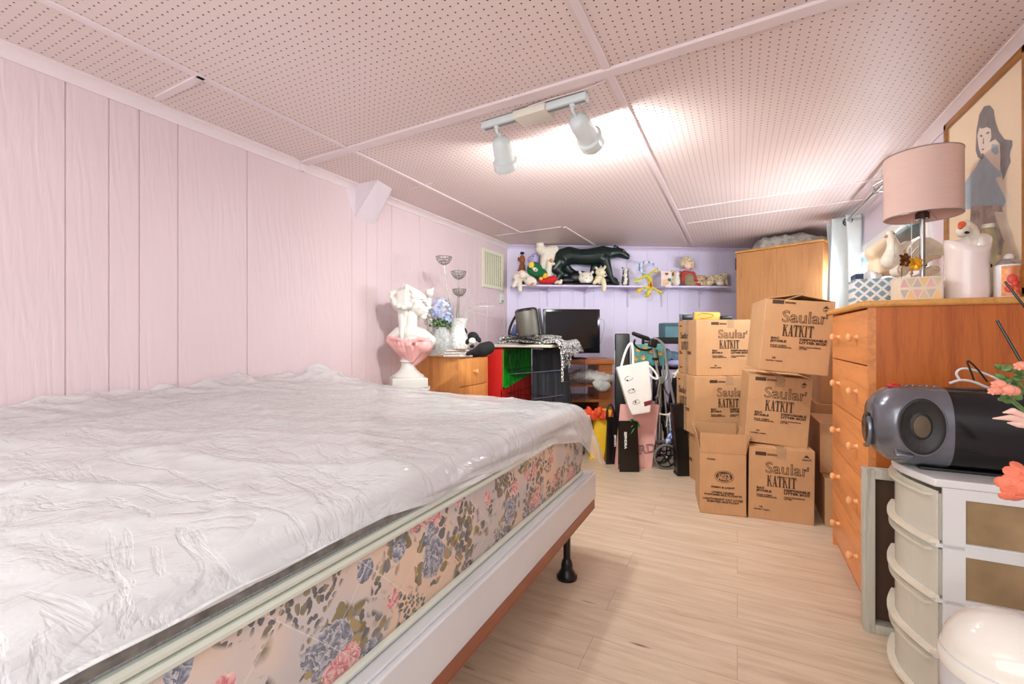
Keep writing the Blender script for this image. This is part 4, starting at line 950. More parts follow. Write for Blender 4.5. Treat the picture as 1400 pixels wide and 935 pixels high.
# white tiger figurine
m_tig = two('white_tiger_stripes', (60, 54, 48), (232, 226, 212), 'stripe', 110, .28, .5, .08)
t = plush('tiger_figurine', 'small white striped tiger figurine sitting at the shelf right end', 856, 389, ysh(856), SH1, [
    ('body', m_tig, [('l', [(855, 382, 0, .046), (855, 373, 0, .034), (855, 368, 0, .028)]), ('l', [(851, 378, -.03, .014), (851, 387, -.035, .012)]), ('l', [(858, 378, -.03, .014), (858, 387, -.035, .012)])], .005),
    ('head', m_tig, [('e', 855, 367, -.01, (.034, .03, .03)), ('e', 851, 363, 0, (.010, .008, .010)), ('e', 860, 363, 0, (.010, .008, .010))], .005), ('muzzle', m_fw, [('e', 855, 370, -.035, (.016, .01, .011))], .004)], None, 'figurine')
eyes(t, [(852.5, 366.5, -.037), (857.5, 366.5, -.037)], .004)
# gecko plush hanging between the shelves
m_gk = two('yellow_green_gecko_pattern', (150, 196, 70), (244, 200, 60), 'vor', 30, .45, .7, .1); 
Yg = ysh(885, .20)
gk = TP('lizard_plush', 'bright patterned plush lizard hanging off the right end of the long shelf', 'plush toy', 885, 385, Yg)
m = MB()
for q in ([(880, 374, .02, .014), (888, 382, -.005, .026), (889, 390, -.012, .028), (887, 398, -.012, .020), (885, 403, -.012, .026), (883, 405, -.012, .018)], [(885, 377, 0, .014), (892, 372, 0, .012), (897, 370, 0, .013)], [(882, 377, 0, .014), (875, 382, 0, .012), (870, 384, 0, .013)], [(891, 393, -.01, .013), (898, 397, -.01, .011), (903, 400, -.01, .014)], [(885, 393, -.01, .013), (878, 394, -.01, .011), (873, 398, -.01, .015)]):
    m.limb([(gk(x, y, d), r) for x, y, d, r in q], 10)
for cx, cy in ((897, 370), (870, 384), (903, 400), (873, 398)):
    for k_ in range(4): m.ell(gk(cx+2.6*math.cos(k_*1.3+.3), cy+2.6*math.sin(k_*1.3+.3), -.005), .010, n=8)
m.build('body', m_gk, gk.o, remesh=.005)
m = MB(); m.limb([(gk(x, y, .01), r) for x, y, r in ((880, 373, .018), (875, 368, .017), (876, 361, .016), (883, 357.5, .014), (891, 358.5, .011), (897, 363, .008), (901, 371, .005))], 10); m.build('tail', two('blue_white_tail', (120, 156, 200), (222, 232, 240), 'stripe', 120, .5, .7, .1), gk.o, remesh=.0045)
MB().ell(gk(888.5, 390, -.036), (.011, .008, .028)).build('belly', m_red, gk.o)
MB().ell(gk(882, 401, -.034), .005).ell(gk(888, 402, -.034), .005).build('eye', m_eye, gk.o)
# right shelf
g2 = 'small toys lined up on the short wall shelf'; Y2 = lambda px: ysh(px, .12)
cd = TP('greeting_card', 'small card printed with a red heart at the left of the short shelf', 'card', 911, 391, Y2(911)-.03, z=SH2+.001)
MB().box((-.005, 0, .085), (.105, .006, .17), rx=-6).box((.02, .04, .082), (.10, .004, .165), rx=10).build('card_board', M('cream_card', (236, 226, 214), .6), cd.o, smooth=False)
hp = [(.016*16*math.sin(t)**3/16*1.1, .016*(13*math.cos(t)-5*math.cos(2*t)-2*math.cos(3*t)-math.cos(4*t))/14) for t in [i*math.pi/16 for i in range(32)]]
MB().prism(hp, .001, Matrix.Translation((.0, -.0155, .135)) @ rotm(84)).build('heart_print', m_red, cd.o, smooth=False)
MB().box((-.01, -.011, .045), (.07, .001, .07), rx=-6).build('picture_print', M('soft_orange_print', (236, 184, 150), .6, var=.3, vs=40), cd.o, smooth=False)
MB().ell((.03, -.008, .07), (.02, .004, .02)).build('teal_print', M('teal_ink', (40, 110, 110), .5), cd.o)
m_tan = M('tan_fur', (206, 176, 140), .9, var=.25, vs=45, bump=.5, bs=200); m_spot = two('spotted_fur', (120, 92, 60), (222, 204, 170), 'vor', 60, .3, .9, .08)
t = plush('dog_figurine', 'cream dog figurine with brown ears between card and doll', 924, 391, Y2(924), SH2, [
    ('body', m_fw, [('l', [(925, 385, 0, .034), (925, 377, 0, .028)]), ('e', 925, 373, -.01, (.028, .024, .024))], .005), ('ear', m_br, [('e', 920, 374, 0, (.010, .01, .022)), ('e', 930, 372, 0, (.010, .01, .02))], .004)], g2, 'figurine')
eyes(t, [(923, 372, -.032), (927, 372, -.032)], .004)
t = plush('spotted_pup_plush', 'brown spotted plush puppy at the left behind the dog figurine', 918, 391, Y2(918)+.03, SH2, [
    ('body', m_spot, [('l', [(919, 384, 0, .03), (919, 375, 0, .026)]), ('e', 919, 370.5, -.005, (.020, .02, .02))], .005)], g2)
t = plush('rag_doll', 'sitting rag doll with blond curls and red checked sleeves on the short shelf', 941, 391, Y2(941), SH2, [
    ('body', M('red_gingham', (186, 62, 56), .8, var=.4, vs=90), [('l', [(936, 372, 0, .026), (947, 374, 0, .028)]), ('l', [(947, 374, 0, .02), (951, 384, -.03, .016)]), ('l', [(934, 372, 0, .02), (932, 384, -.03, .016)]), ('l', [(944, 388, -.06, .018), (951, 389, -.10, .016)])], .005),
    ('dungarees', M('olive_cloth', (150, 134, 104), .8), [('e', 941, 381, -.02, (.050, .04, .056)), ('l', [(938, 386, -.03, .028), (947, 388, -.07, .024)])], .005),
    ('face', M('doll_skin', (240, 206, 184), .6), [('e', 940, 362, -.012, (.038, .034, .036))], .005),
    ('hair', m_spot, [('e', 938, 355, .0, (.05, .045, .040)), ('e', 946, 360, .01, (.03, .035, .045)), ('e', 933, 360, .01, (.016, .03, .030))], .005)], g2, 'doll')
eyes(t, [(937.5, 361, -.045), (943, 361, -.045)], .0045)
t = plush('owl_plush', 'small tan plush puppy right of the doll with dark face marks', 960, 391, Y2(960), SH2, [
    ('body', m_tan, [('l', [(962, 386, 0, .036), (958, 382, 0, .038)]), ('e', 957, 380, -.015, (.044, .036, .036)), ('e', 951, 377, 0, (.012, .012, .02)), ('e', 964, 377, 0, (.012, .012, .02))], .0055)], g2)
eyes(t, [(954.5, 379, -.048), (959.5, 379, -.048), (957, 383, -.052)], .0065)
t = plush('leopard_plush', 'spotted plush leopard lying toward the right end of the short shelf', 972, 391, Y2(972), SH2, [
    ('body', m_spot, [('l', [(968, 386, 0, .032), (974, 382, 0, .032), (980, 376, 0, .022)]), ('e', 971, 379, -.01, (.03, .028, .026), (0, -30, 0))], .0055)], g2)
t = plush('tiger_cub_plush', 'plush tiger cub with a pale round muzzle at the right shelf end', 985, 391, Y2(985), SH2, [
    ('body', m_spot, [('e', 984, 381, 0, (.052, .042, .050), (0, 20, 0)), ('e', 990, 376, 0, (.03, .03, .04), (0, 20, 0)), ('l', [(991, 378, 0, .018), (994, 386, 0, .015)])], .0055),
    ('muzzle', m_fw, [('e', 983, 386, -.034, (.038, .02, .024))], .005)], g2)
eyes(t, [(979.5, 381, -.042), (986, 382, -.046)], .005)
t = plush('small_white_figurine', 'tiny glossy white figurine standing before the tan plush puppy', 957, 391, Y2(957)-.08, SH2, [
    ('body', m_plaster, [('l', [(955, 388, 0, .014), (955, 386, 0, .012)]), ('e', 959, 388, 0, (.012, .01, .014))], .004)], g2, 'figurine')
# ================================================================== TV CABINET AND TELEVISION
m_tvw = wood('reddish_brown_veneer', (132, 74, 40), (170, 100, 56), 'x', .35)
Yt = 4.26; tvc = TP('tv_cabinet', 'reddish brown open shelf cabinet under the television by the back wall', 'cabinet', 797, 500, Yt, z=0, rz=math.radians(3))
ztv = .832; wT = .98; x0 = -.55; x1 = x0+wT
x1 = (846-797)*Yt/F; x0 = x1-.72
MB().bb((x0, 0, ztv-.045), (x1, .52, ztv), bev=.004).build('top', m_tvw, tvc.o)
MB().bb((x1-.05-.13, .02, 0), (x1-.05, .50, ztv-.045)).build('side_panel', m_tvw, tvc.o, smooth=False)
MB().bb((x0, .02, 0), (x0+.02, .50, ztv-.045)).build('side_panel', m_tvw, tvc.o, smooth=False)
MB().bb((x0+.02, .02, .575), (x1-.18, .48, .60)).build('shelf', m_tvw, tvc.o, smooth=False)
MB().bb((x0+.02, .02, .43), (x1-.18, .48, .455)).build('shelf', m_tvw, tvc.o, smooth=False)
MB().bb((x0+.02, .02, .04), (x1-.18, .48, .06)).build('shelf', m_tvw, tvc.o, smooth=False)
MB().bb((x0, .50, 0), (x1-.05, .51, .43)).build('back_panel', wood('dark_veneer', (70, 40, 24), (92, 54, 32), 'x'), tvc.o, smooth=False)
tv = TP('television', 'small flat black television on the cabinet at the back wall', 'television', 781, 489, 4.42, z=ztv+.001, rz=math.radians(4))
m_tvb = M('gloss_black_bezel', (18, 18, 20), .12); m_scr = M('black_screen', (14, 15, 17), .18)
wv = (820-742)*4.42/F; zb, zt_ = .055, .055+(484-424)*4.42/F
MB().box((0, 0, (zb+zt_)/2), (wv, .05, zt_-zb), bev=.006).build('housing', m_tvb, tv.o)
MB().box((0, -.0255, (zb+zt_)/2+.012), (wv-.045, .001, zt_-zb-.07)).build('screen', m_scr, tv.o, smooth=False)
MB().lathe([(.16, 0), (.165, .006), (.15, .014), (.03, .02), (.025, .06), (0, .06)], (0, .01, 0), 32, sy=.6).build('stand', m_tvb, tv.o)
MB().ell((-.0, -.026, zb+.018), (.004, .002, .004)).build('power_light', M('red_led', (255, 60, 50), .3, emit=3), tv.o)
MB().tube([(wv/2-.02, .03, .35), (wv/2+.03, .05, .40), (wv/2+.07, .05, .36), (wv/2+.05, .06, .22), (wv/2, .05, .10)], .0035, smooth=3).build('cable', M('grey_white_cable', (170, 166, 172), .4), tv.o)
# bag of clear plastic on the cabinet shelf
pb = TP('plastic_bag', 'clear crinkled plastic bundle stuffed on the cabinet shelf below the television', 'plastic bag', 806, 524, 4.22, z=.601)
m = MB()
m.ell((0, .12, .06), (.20, .14, .060), n=32); m.ell((.10, .04, .05), (.12, .10, .045), n=28); m.ell((.09, -.06, .0), (.08, .05, .05), n=24, ry=20)
for v in m.bm.verts: v.co += v.co.normalized()*.03*rdg(v.co, 12, 2); v.co.z = max(v.co.z, .002) if v.co.y > -.03 else v.co.z
m.build('film', m_clr := M('cloudy_clear_film', (228, 226, 220), .08, alpha=.6, bump=1, bs=30), pb.o, ang=180)
m = MB()
for i in range(14):
    m.tube([(-.15+.025*i, .10, .03), (-.13+.025*i, .06, .06), (-.10+.022*i, 0, .05)], .004, smooth=1)
m.build('contents', M('pale_foam', (206, 200, 186), .6), pb.o)
# ================================================================== RED TOY CABINET, WIRE CRATE
ru0, rv0, rv1, rz1 = -1.734, 3.31, 3.90, .958
rc = thing('red_storage_bin', 'red plastic bin on its side holding a green tray, behind the crate wires', 'bin', (ru0-.08, (rv0+rv1)/2, 0))
m_redp = M('glossy_red_plastic', (196, 36, 34), .3, var=.06); m_grnp = M('glossy_green_plastic', (30, 176, 40), .28, var=.1, vs=5)
m = MB(); uL = ru0-.15
m.bb((uL, rv0, .0), (ru0, rv0+.012, rz1), bev=.004).bb((uL, rv0, 0), (uL+.012, rv1, rz1)).bb((uL, rv1-.012, 0), (ru0, rv1, rz1)).bb((uL, rv0, rz1-.012), (ru0, rv1, rz1)).bb((uL, rv0, 0), (ru0, rv1, .02))
m.prism([(rv0, .01), (rv1, .01), (rv1, .70), (rv0, .61)], .012, Matrix(((0, 0, 1, ru0-.012), (1, 0, 0, 0), (0, 1, 0, 0), (0, 0, 0, 1))))
m.build('shell', m_redp, rc, world=True, smooth=False)
m = MB(); pr = [(rv0+.02, .94), (rv1-.01, .95), (rv1-.01, .71), (rv0+.06, .62), (rv0+.02, .63)]
m.prism(pr, .01, Matrix(((0, 0, 1, uL+.03), (1, 0, 0, 0), (0, 1, 0, 0), (0, 0, 0, 1))))
for (a, b), (c, d) in zip(pr, pr[1:]+pr[:1]): m.poly([(uL+.035, a, b), (ru0+.004, a, b), (ru0+.004, c, d), (uL+.035, c, d)])
m.build('green_tray', m_grnp, rc, world=True, smooth=False, solid=.006)
MB().tube([(uL+.05, 3.74+.10*math.cos(t), .85+.075*math.sin(t)) for t in [i*math.pi/14 for i in range(28)]], .008, closed=True).tube([(uL+.05, 3.36+i*.05, .92-.03*i) for i in range(6)], .006).build('moulded_ring', m_grnp, rc, world=True)
m_wire = M('black_wire', (22, 22, 26), .35, metal=.4)
wc = thing('wire_pet_crate', 'black wire pet crate with folded panels piled under the patterned cloth', 'pet crate', (-1.44, 3.6, 0))
def wire_panel(name, p, du, dz, nu, nz, r=.0017):
    m = MB(); p = Vector(p); du = Vector(du); dz = Vector(dz)
    for i in range(nu+1): m.cyl(p+du*i/nu, p+du*i/nu+dz, r, n=5)
    for i in range(nz+1): m.cyl(p+dz*i/nz, p+dz*i/nz+du, r*1.5, n=5)
    m.build(name, m_wire, wc, world=True)
cu0, cu1, cv0, cv1, cz1 = -1.70, -1.22, 3.33, 3.92, .955
wire_panel('wire_panel', (cu0, cv0, .02), (0, cv1-cv0, 0), (0, 0, cz1-.02), 16, 5)
wire_panel('wire_panel', (cu1, cv0, .02), (0, cv1-cv0, 0), (0, 0, cz1-.12), 16, 5)
wire_panel('wire_panel', (cu0, cv0, .02), (cu1-cu0, 0, 0), (0, 0, cz1-.02), 14, 5)
wire_panel('wire_panel', (cu0, cv0, cz1), (cu1-cu0, 0, 0), (0, cv1-cv0, 0), 6, 8)
MB().bb((cu0, cv0, 0), (cu1, cv1, .02)).build('tray', m_blk, wc, world=True, smooth=False)
MB().tube([(cu0+.02, cv0-.01, .74), (cu0+.2, cv0-.03, .76), (cu1, cv0-.02, .79)], .003).tube([(cu1-.25, cv0-.012, .55), (cu1+.02, cv0-.03, .60)], .003).build('latch_rod', M('steel_blue_wire', (110, 116, 150), .3, metal=.6), wc, world=True)
gm = thing('draped_garment', 'dark charcoal garment hanging down inside the wire crate', 'garment', (-1.45, 3.70, .5))
MB().grid(lambda a, b: (-1.60+.30*a+.10*b*a, 3.62+.02*math.sin(a*17)+.03*a, .94-.86*b), 30, 12).build('cloth', M('charcoal_cloth', (52, 56, 62), .9, bump=.2), gm, world=True, solid=.012, ang=180)
# boards and cloth on the crate
bd = thing('folded_board', 'flat cream folded board lying on the wire crate below the patterned cloth', 'board', (-1.5, 3.6, .960))
MB().bb((-1.86, 3.30, .963), (-1.30, 3.92, .972), bev=.003).bb((-1.84, 3.31, .973), (-1.30, 3.90, .985), bev=.003).build('panels', M('cream_board', (212, 204, 190), .6), bd, world=True)
def mk_bw():
    k = N('black_white_weave'); v = k.co.outputs['Object']; d = k.vor(k.map((1, 1, 1)), 48, 'DISTANCE_TO_EDGE').outputs[0]
    k.base(k.ramp(d, [(.09, rgb((34, 34, 36))), (.13, rgb((228, 226, 222)))]), .9); return k.m
m_bwc = mk_bw()
cl = thing('patterned_cloth', 'folded black and white patterned cloth with fringe on the crate', 'cloth', (-1.45, 3.6, .99))
def cloth_top(a, b, zo=0):
    u = -1.80+.62*a; v = 3.34+.52*b; e = max(0, (a-.86)/.14)
    return (u-.04*e, v+.01*math.sin(a*14), .992+zo+.022*abs(math.sin(a*5+b*3))*(1-e)+.012*math.sin(b*9)-.085*e)
MB().grid(lambda a, b: cloth_top(a, b), 40, 20).build('cloth_layer', m_bwc, cl, world=True, solid=.018, ang=180)
MB().grid(lambda a, b: cloth_top(a*.62+.02, b*.9+.02, .030), 30, 18).build('cloth_layer', m_bwc, cl, world=True, solid=.02, ang=180)
m = MB()
for i in range(7): m.tube([(-1.235+.004*i, 3.36+.03*i, .91), (-1.22, 3.355+.03*i, .86), (-1.225, 3.36+.03*i, .82-.02*(i % 3))], .003, n=5)
m.tube([(-1.23, 3.34, .93), (-1.215, 3.325, .85), (-1.215, 3.325, .70)], .010, n=8)
m.build('fringe', m_bwc, cl, world=True)
# bluetooth speaker
bs = TP('portable_speaker', 'grey cylindrical portable speaker with strap standing on the patterned cloth', 'speaker', 724, 461, 3.62, z=1.047)
Rs = rotm(0, -8, 0)
MB().lathe([(.075, 0), (.088, .01), (.092, .03), (.092, .19), (.088, .212), (.078, .222), (0, .222)], (0, 0, 0), 36, Rs).build('housing', M('grey_mesh_grille', (96, 92, 84), .45, metal=.3, bump=.4, bs=300), bs.o)
MB().lathe([(.0935, .0), (.0935, .012), (.092, .013), (.092, 0)], (0, 0, .0), 36, Rs).lathe([(.09, .205), (.09, .215), (.075, .228), (0, .229)], (0, 0, 0), 36, Rs).build('end_cap', m_blk, bs.o)
MB().box((.088, -.03, .12), (.02, .06, .21), ry=-8, bev=.006).build('side_strip', m_blk, bs.o)
MB().tube([bs(718, 424), bs(706, 430), bs(698, 445, .01), bs(695, 458, .01), bs(700, 461, .01), bs(708, 460, .02)], .010, smooth=2).build('carry_strap', m_blk, bs.o)
MB().box(bs(704, 452, .03), (.05, .02, .09), ry=20, bev=.004).build('blue_tab', M('navy_plastic', (24, 34, 84), .4), bs.o)
# ================================================================== GIFT AND SHOPPING BAGS
def bag(name, label, corners, dep, zt, mat, Y, px0, py0, group='shopping bags on the floor by the folded walker', flare=0, inner=None):
    """corners: px of bottom left/right and top left/right of the front face"""
    t = TP(name, label, 'bag', px0, py0, Y, group, z=0)
    bl, br, tl_, tr_ = [((p-px0)*Y/F) for p in corners]; m = MB()
    fr = [(bl, 0, .002), (br, 0, .002), (tr_, .03+flare, zt), (tl_, .03+flare, zt)]
    bk = [(bl+.01, dep, .002), (br-.01, dep, .002), (tr_, dep-.02, zt), (tl_, dep-.02, zt)]
    ml_ = [(bl+.015, dep/2, .002), (tl_+.04, dep/2, zt)]; mr_ = [(br-.015, dep/2, .002), (tr_-.04, dep/2, zt)]
    m.poly(fr); m.poly(bk[::-1]); m.poly([fr[0], fr[3], ml_[1], ml_[0]]); m.poly([ml_[0], ml_[1], bk[3], bk[0]]); m.poly([fr[1], mr_[0], mr_[1], fr[2]]); m.poly([mr_[0], bk[1], bk[2], mr_[1]]); m.poly([fr[0], ml_[0], bk[0], bk[1], mr_[0], fr[1]])
    bmesh.ops.remove_doubles(m.bm, verts=m.bm.verts, dist=1e-5)
    m.build('bag_body', mat, t.o, smooth=False, solid=.0015); return t, (bl, br, tl_, tr_)
m_pkb = M('pink_paper', (236, 176, 168), .5, var=.04); m_blb = M('glossy_black_paper', (22, 19, 18), .18, bump=.25, bs=8)
t, c = bag('paper_bag', 'large pink paper shopping bag behind the glossy black bag', (842, 891, 851, 903), .09, .50, m_pkb, 3.62, 872, 640)
Ft = lambda x, z, y=-.003, rx=90: Matrix.Translation((x, y, z)) @ rotm(rx)
MB().text('ARDENE', .10, Matrix.Translation((c[1]-.165, .000, .10)) @ rotm(86.5) @ rotm(0, 0, 8), 1.0, outline=.0016, bold=.001).build('printed_text', M('dark_red_ink', (96, 36, 40), .6), t.o, smooth=False, normals=False)
pap = TP('magazine', 'white papers and magazines sticking out of the pink bag', 'papers', 880, 560, 3.66, z=.10)
for i, (px, ry_) in enumerate(((880, 3), (886, -4), (889, 6))):
    MB().box(((px-880)*3.66/F, .06+.02*i, .24), (.10, .004, .36), ry=ry_).build('sheet', [m_paper, M('grey_print', (120, 118, 112), .5), m_paper][i], pap.o, smooth=False)
t, c = bag('glossy_bag', 'glossy black shopping bag with white vertical lettering, in front of pink bag', (847, 874, 848, 873), .09, .385, m_blb, 3.51, 860, 642)
MB().text('SEPHORA', .026, Matrix.Translation((-.035, .006, .31)) @ rotm(86.5) @ rotm(0, 0, -90), 1.15, bold=.0012).build('printed_text', M('white_ink', (232, 230, 224), .5), t.o, smooth=False, normals=False)
rb = TP('ribbon_bow', 'shiny green ribbon poking out of the glossy black bag', 'ribbon', 868, 575, 3.56, z=.335)
m = MB()
for q in ([(0, 0, .03), (-.03, -.02, .02), (-.05, -.01, -.03)], [(0, 0, .03), (.02, -.01, .05), (.03, -.02, .0), (.0, -.01, .03)], [(0, .0, .03), (-.01, -.02, .0), (-.05, -.02, -.06)], [(0, 0, .03), (-.02, 0, .07), (-.04, -.01, .05), (0, 0, .03)]): m.tube(q, .008, n=6, smooth=2)
m.build('loops', M('green_satin', (20, 120, 50), .25), rb.o)
t, c = bag('slim_black_bag', 'narrow black shopping bag between the yellow bag and pink bag', (828, 843, 833, 846), .10, .375, m_blb, 3.72, 836, 632)
MB().text('SEPHORA', .020, Matrix.Translation((.025, .01, .24)) @ rotm(86) @ rotm(0, 0, -90), 1.1, bold=.001).build('printed_text', M('white_ink', (232, 230, 224), .5), t.o, smooth=False, normals=False)
m = MB().tube([(-.03, .04, .36), (-.03, .04, .44), (0, .04, .50), (.03, .04, .44), (.03, .04, .36)], .008, smooth=2); m.build('handle', m_blk, t.o)
t, c = bag('yellow_gift_bag', 'yellow gift bag with red edges near the far mattress corner', (806, 825, 817, 838), .14, .415, M('yellow_paper_bag', (246, 196, 40), .45), 3.88, 820, 632)
MB().poly([(c[1], -.002, .0), (c[1]+.012, -.002, 0), (c[3]+.012, .028, .415), (c[3]-.004, .028, .415)]).build('red_edge', m_redp, t.o, smooth=False, solid=.002)
t2 = TP('tissue_wrap', 'orange red tissue paper bunched in the yellow gift bag', 'tissue paper', 815, 575, 3.80, z=.33)
m = MB()
for i in range(7): m.ell((-.07+.026*i, .06+.02*(i % 2), .06+.02*math.sin(i*2)), (.028, .03, .045), ry=-20+i*9, n=10)
for v in m.bm.verts: v.co += Vector((0, 0, .012*noise.noise(v.co*60)))
m.build('crumpled_sheet', M('orange_red_tissue', (226, 78, 40), .6, var=.3, vs=20), t2.o, ang=20)
# white tote with handles
tt = TP('tote_bag', 'white canvas tote with three small drawings hung on the folded walker', 'bag', 864, 560, 3.50)
m = MB(); q = [(841, 502), (884, 493), (888, 540), (886, 562), (862, 566), (856, 553)]
m.prism([(tt(x, y).x, tt(x, y).z) for x, y in q], .06, Matrix(((1, 0, 0, 0), (0, 0, -1, 0), (0, 1, 0, 0), (0, 0, 0, 1))))
bmesh.ops.bevel(m.bm, geom=m.bm.edges[:], offset=.006, segments=2, affect='EDGES')
m_tote = M('white_canvas', (228, 224, 218), .8, var=.05, bump=.3, bs=14); m.build('canvas_body', m_tote, tt.o)
MB().tube([tt(848, 501, -.03), tt(852, 485, -.03), tt(858, 471, -.03), tt(863, 468, -.02), tt(864, 480, -.03), tt(864, 497, -.03)], .009, smooth=2).tube([tt(879, 496, -.03), tt(888, 502, -.06), tt(896, 513, -.06), tt(895, 518, -.06), tt(887, 514, -.06), tt(880, 505, -.05)], .008, smooth=2).build('handle', m_tote, tt.o)
m = MB()
def sk(cx, cy, sc, n_):
    m.tube([tt(cx+sc*math.cos(a)*1.1, cy+sc*.6*math.sin(a)-.25*sc*math.cos(a), -.063) for a in [i*math.pi/8 for i in range(n_)]], .0012, n=5)
sk(857, 516, 5, 13); sk(861, 533, 4.5, 14); sk(867, 548, 4.5, 15)
for cx, cy in ((855, 519), (863, 531), (866, 548)): m.ell(tt(cx, cy, -.062), (.008, .002, .006), ry=30)
m.build('drawing_print', m_ink, tt.o)
MB().poly([tt(877, 548, -.0625), tt(888, 545, -.0625), tt(887, 551, -.0625), tt(878, 554, -.0625)]).build('maroon_label', M('maroon_ink', (120, 24, 44), .6), tt.o, smooth=False, solid=.001)
# ================================================================== FOLDED WALKER
m_gfr = M('grey_painted_tube', (172, 174, 170), .28, metal=.5, var=.04)
wk = TP('folded_walker', 'folded grey wheeled walker with black handle grip behind the white tote', 'walker', 902, 638, 3.74, z=0)
wkz = lambda x, y, d=0: Vector(((x-902)*3.74/F, d, max(.0, H-(y-460)*3.74/F)))
m = MB()
m.tube([wkz(893, 462, .0), wkz(903, 466, .0), wkz(909, 474, .0), wkz(912, 496, .02), wkz(921, 540, .03), wkz(928, 570, .04)], .011, smooth=2, n=10)
m.tube([wkz(895, 466, .06), wkz(898, 486, .06), wkz(903, 517, .05), wkz(906, 530, .05), wkz(904, 590, .05), wkz(902, 612, .04)], .011, smooth=1, n=10)
m.tube([wkz(912, 497, .02), wkz(914, 516, .02), wkz(905, 524, .03)], .013, smooth=1)
m.tube([wkz(903, 516, .0), wkz(900, 560, .08), wkz(898, 600, .1)], .009); m.tube([wkz(912, 500, .1), wkz(917, 560, .12), wkz(921, 610, .12)], .009)
m.tube([wkz(912, 612, .02), wkz(918, 606, .03), wkz(921, 600, .04)], .010, smooth=1)
m.tube([wkz(897, 545, .02), wkz(901, 540, .02), wkz(903, 552, .02), wkz(903, 600, .02)], .007, smooth=1)
m.build('tube_frame', m_gfr, wk.o)
MB().box(wkz(906, 519, .03), (.055, .035, .045), ry=-20, bev=.006).build('hinge_joint', m_gfr, wk.o)
MB().limb([(wkz(864, 456, -.05), .016), (wkz(872, 459, -.04), .018), (wkz(884, 463, -.03), .018)]).build('hand_grip', m_blk, wk.o)
MB().box(wkz(892, 469, -.01), (.07, .04, .07), ry=10, bev=.012).build('brake_housing', m_blk, wk.o)
MB().tube([wkz(890, 477, -.02), wkz(880, 479, -.03), wkz(870, 476, -.04), wkz(864, 470, -.05), wkz(866, 464, -.05)], .008, smooth=2).build('brake_lever', m_blk, wk.o)
MB().box(wkz(899, 491, .05), (.05, .03, .022), bev=.005).ell(wkz(897, 491, .03), (.03, .012, .008)).build('adjuster_knob', m_blk, wk.o)
MB().tube([wkz(898, 478, .0), wkz(906, 500, .09), wkz(913, 540, .06), wkz(925, 545, .05), wkz(933, 520, .08), wkz(930, 500, .1)], .004, smooth=2).build('brake_cable', m_blk, wk.o)
m = MB()
for i in range(6): m.ell(wkz(909+i*3.2, 532+14*i, .17+.01*(i % 2)), (.05, .03, .075), n=10)
m.build('black_basket', m_blk, wk.o, remesh=.008)
def wheel(cx, cy, r, dy, par, nm='wheel'):
    m = MB(); c = wkz(cx, cy, dy); c.z = r+.001
    Rm = rotm(90) 
    tire = MB().lathe([(r*.86, -.014), (r*.97, -.012), (r, -.004), (r, .004), (r*.97, .012), (r*.86, .014), (r*.83, 0), (r*.86, -.014)], c, 40, Rm).build(nm, M('grey_rubber', (112, 112, 104), .6), par)
    m.lathe([(r*.80, -.009), (r*.86, -.010), (r*.86, .010), (r*.80, .009), (r*.80, -.009)], c, 40, Rm); m.lathe([(0, -.022), (r*.17, -.02), (r*.2, .01), (0, .016)], c, 16, Rm)
    for k_ in range(5):
        a = k_*2*math.pi/5+.2; m.box(c+Vector((math.cos(a)*r*.5, 0, math.sin(a)*r*.5)), (r*.66, .010, r*.09), ry=-math.degrees(a))
    m.build('spokes', m_blk, tire)
    MB().ell(c+Vector((0, -.022, 0)), (.008, .004, .008)).build('axle_cap', M('silver_cap', (200, 200, 196), .3, metal=.6), tire)
wheel(902, 620, .100, -.15, wk.o); wheel(903, 618, .098, -.01, wk.o)
# coat-hanger-like white cords and blue white cloth on the walker
cc = TP('blue_white_cloth', 'crumpled blue and white cloth tied to the walker frame', 'cloth', 917, 585, 3.66)
m = MB().limb([(cc(916, 566, .0), .012), (cc(918, 580, -.01), .026), (cc(920, 592, 0), .022), (cc(914, 602, 0), .024), (cc(913, 606, 0), .016)], 12)
for v in m.bm.verts: v.co += Vector((.01, .01, .01))*noise.noise(v.co*40)
m.build('cloth', two('blue_white_print', (90, 110, 190), (214, 222, 244), 'noise', 30, .5, .8, .03), cc.o, ang=180)
MB().tube([cc(900, 565, -.02), cc(908, 566, -.04), cc(917, 564, -.04)], .006, smooth=1).tube([cc(911, 566, -.04), cc(909, 578, -.045), cc(908, 582, -.04)], .003).tube([cc(913, 566, -.04), cc(914, 584, -.045)], .003).build('tie_cord', m_fw, cc.o)
# tall black upright case at the left of walker
uc = TP('upright_case', 'tall narrow black case standing behind the white tote bag', 'case', 853, 600, 3.92, z=0)
hc = H+(460-456)*3.92/F
MB().box((-.005, .04, hc/2), (.125, .10, hc), rz=-12, bev=.012).build('case_shell', M('matt_black_case', (20, 19, 19), .4), uc.o)
MB().box((.055, -.02, hc/2), (.006, .012, hc*.96), rz=-12).build('edge_trim', m_gfr, uc.o, smooth=False)
MB().box((-.07, .03, .83), (.012, .04, .2), rz=-12, bev=.003).build('handle', m_gfr, uc.o)
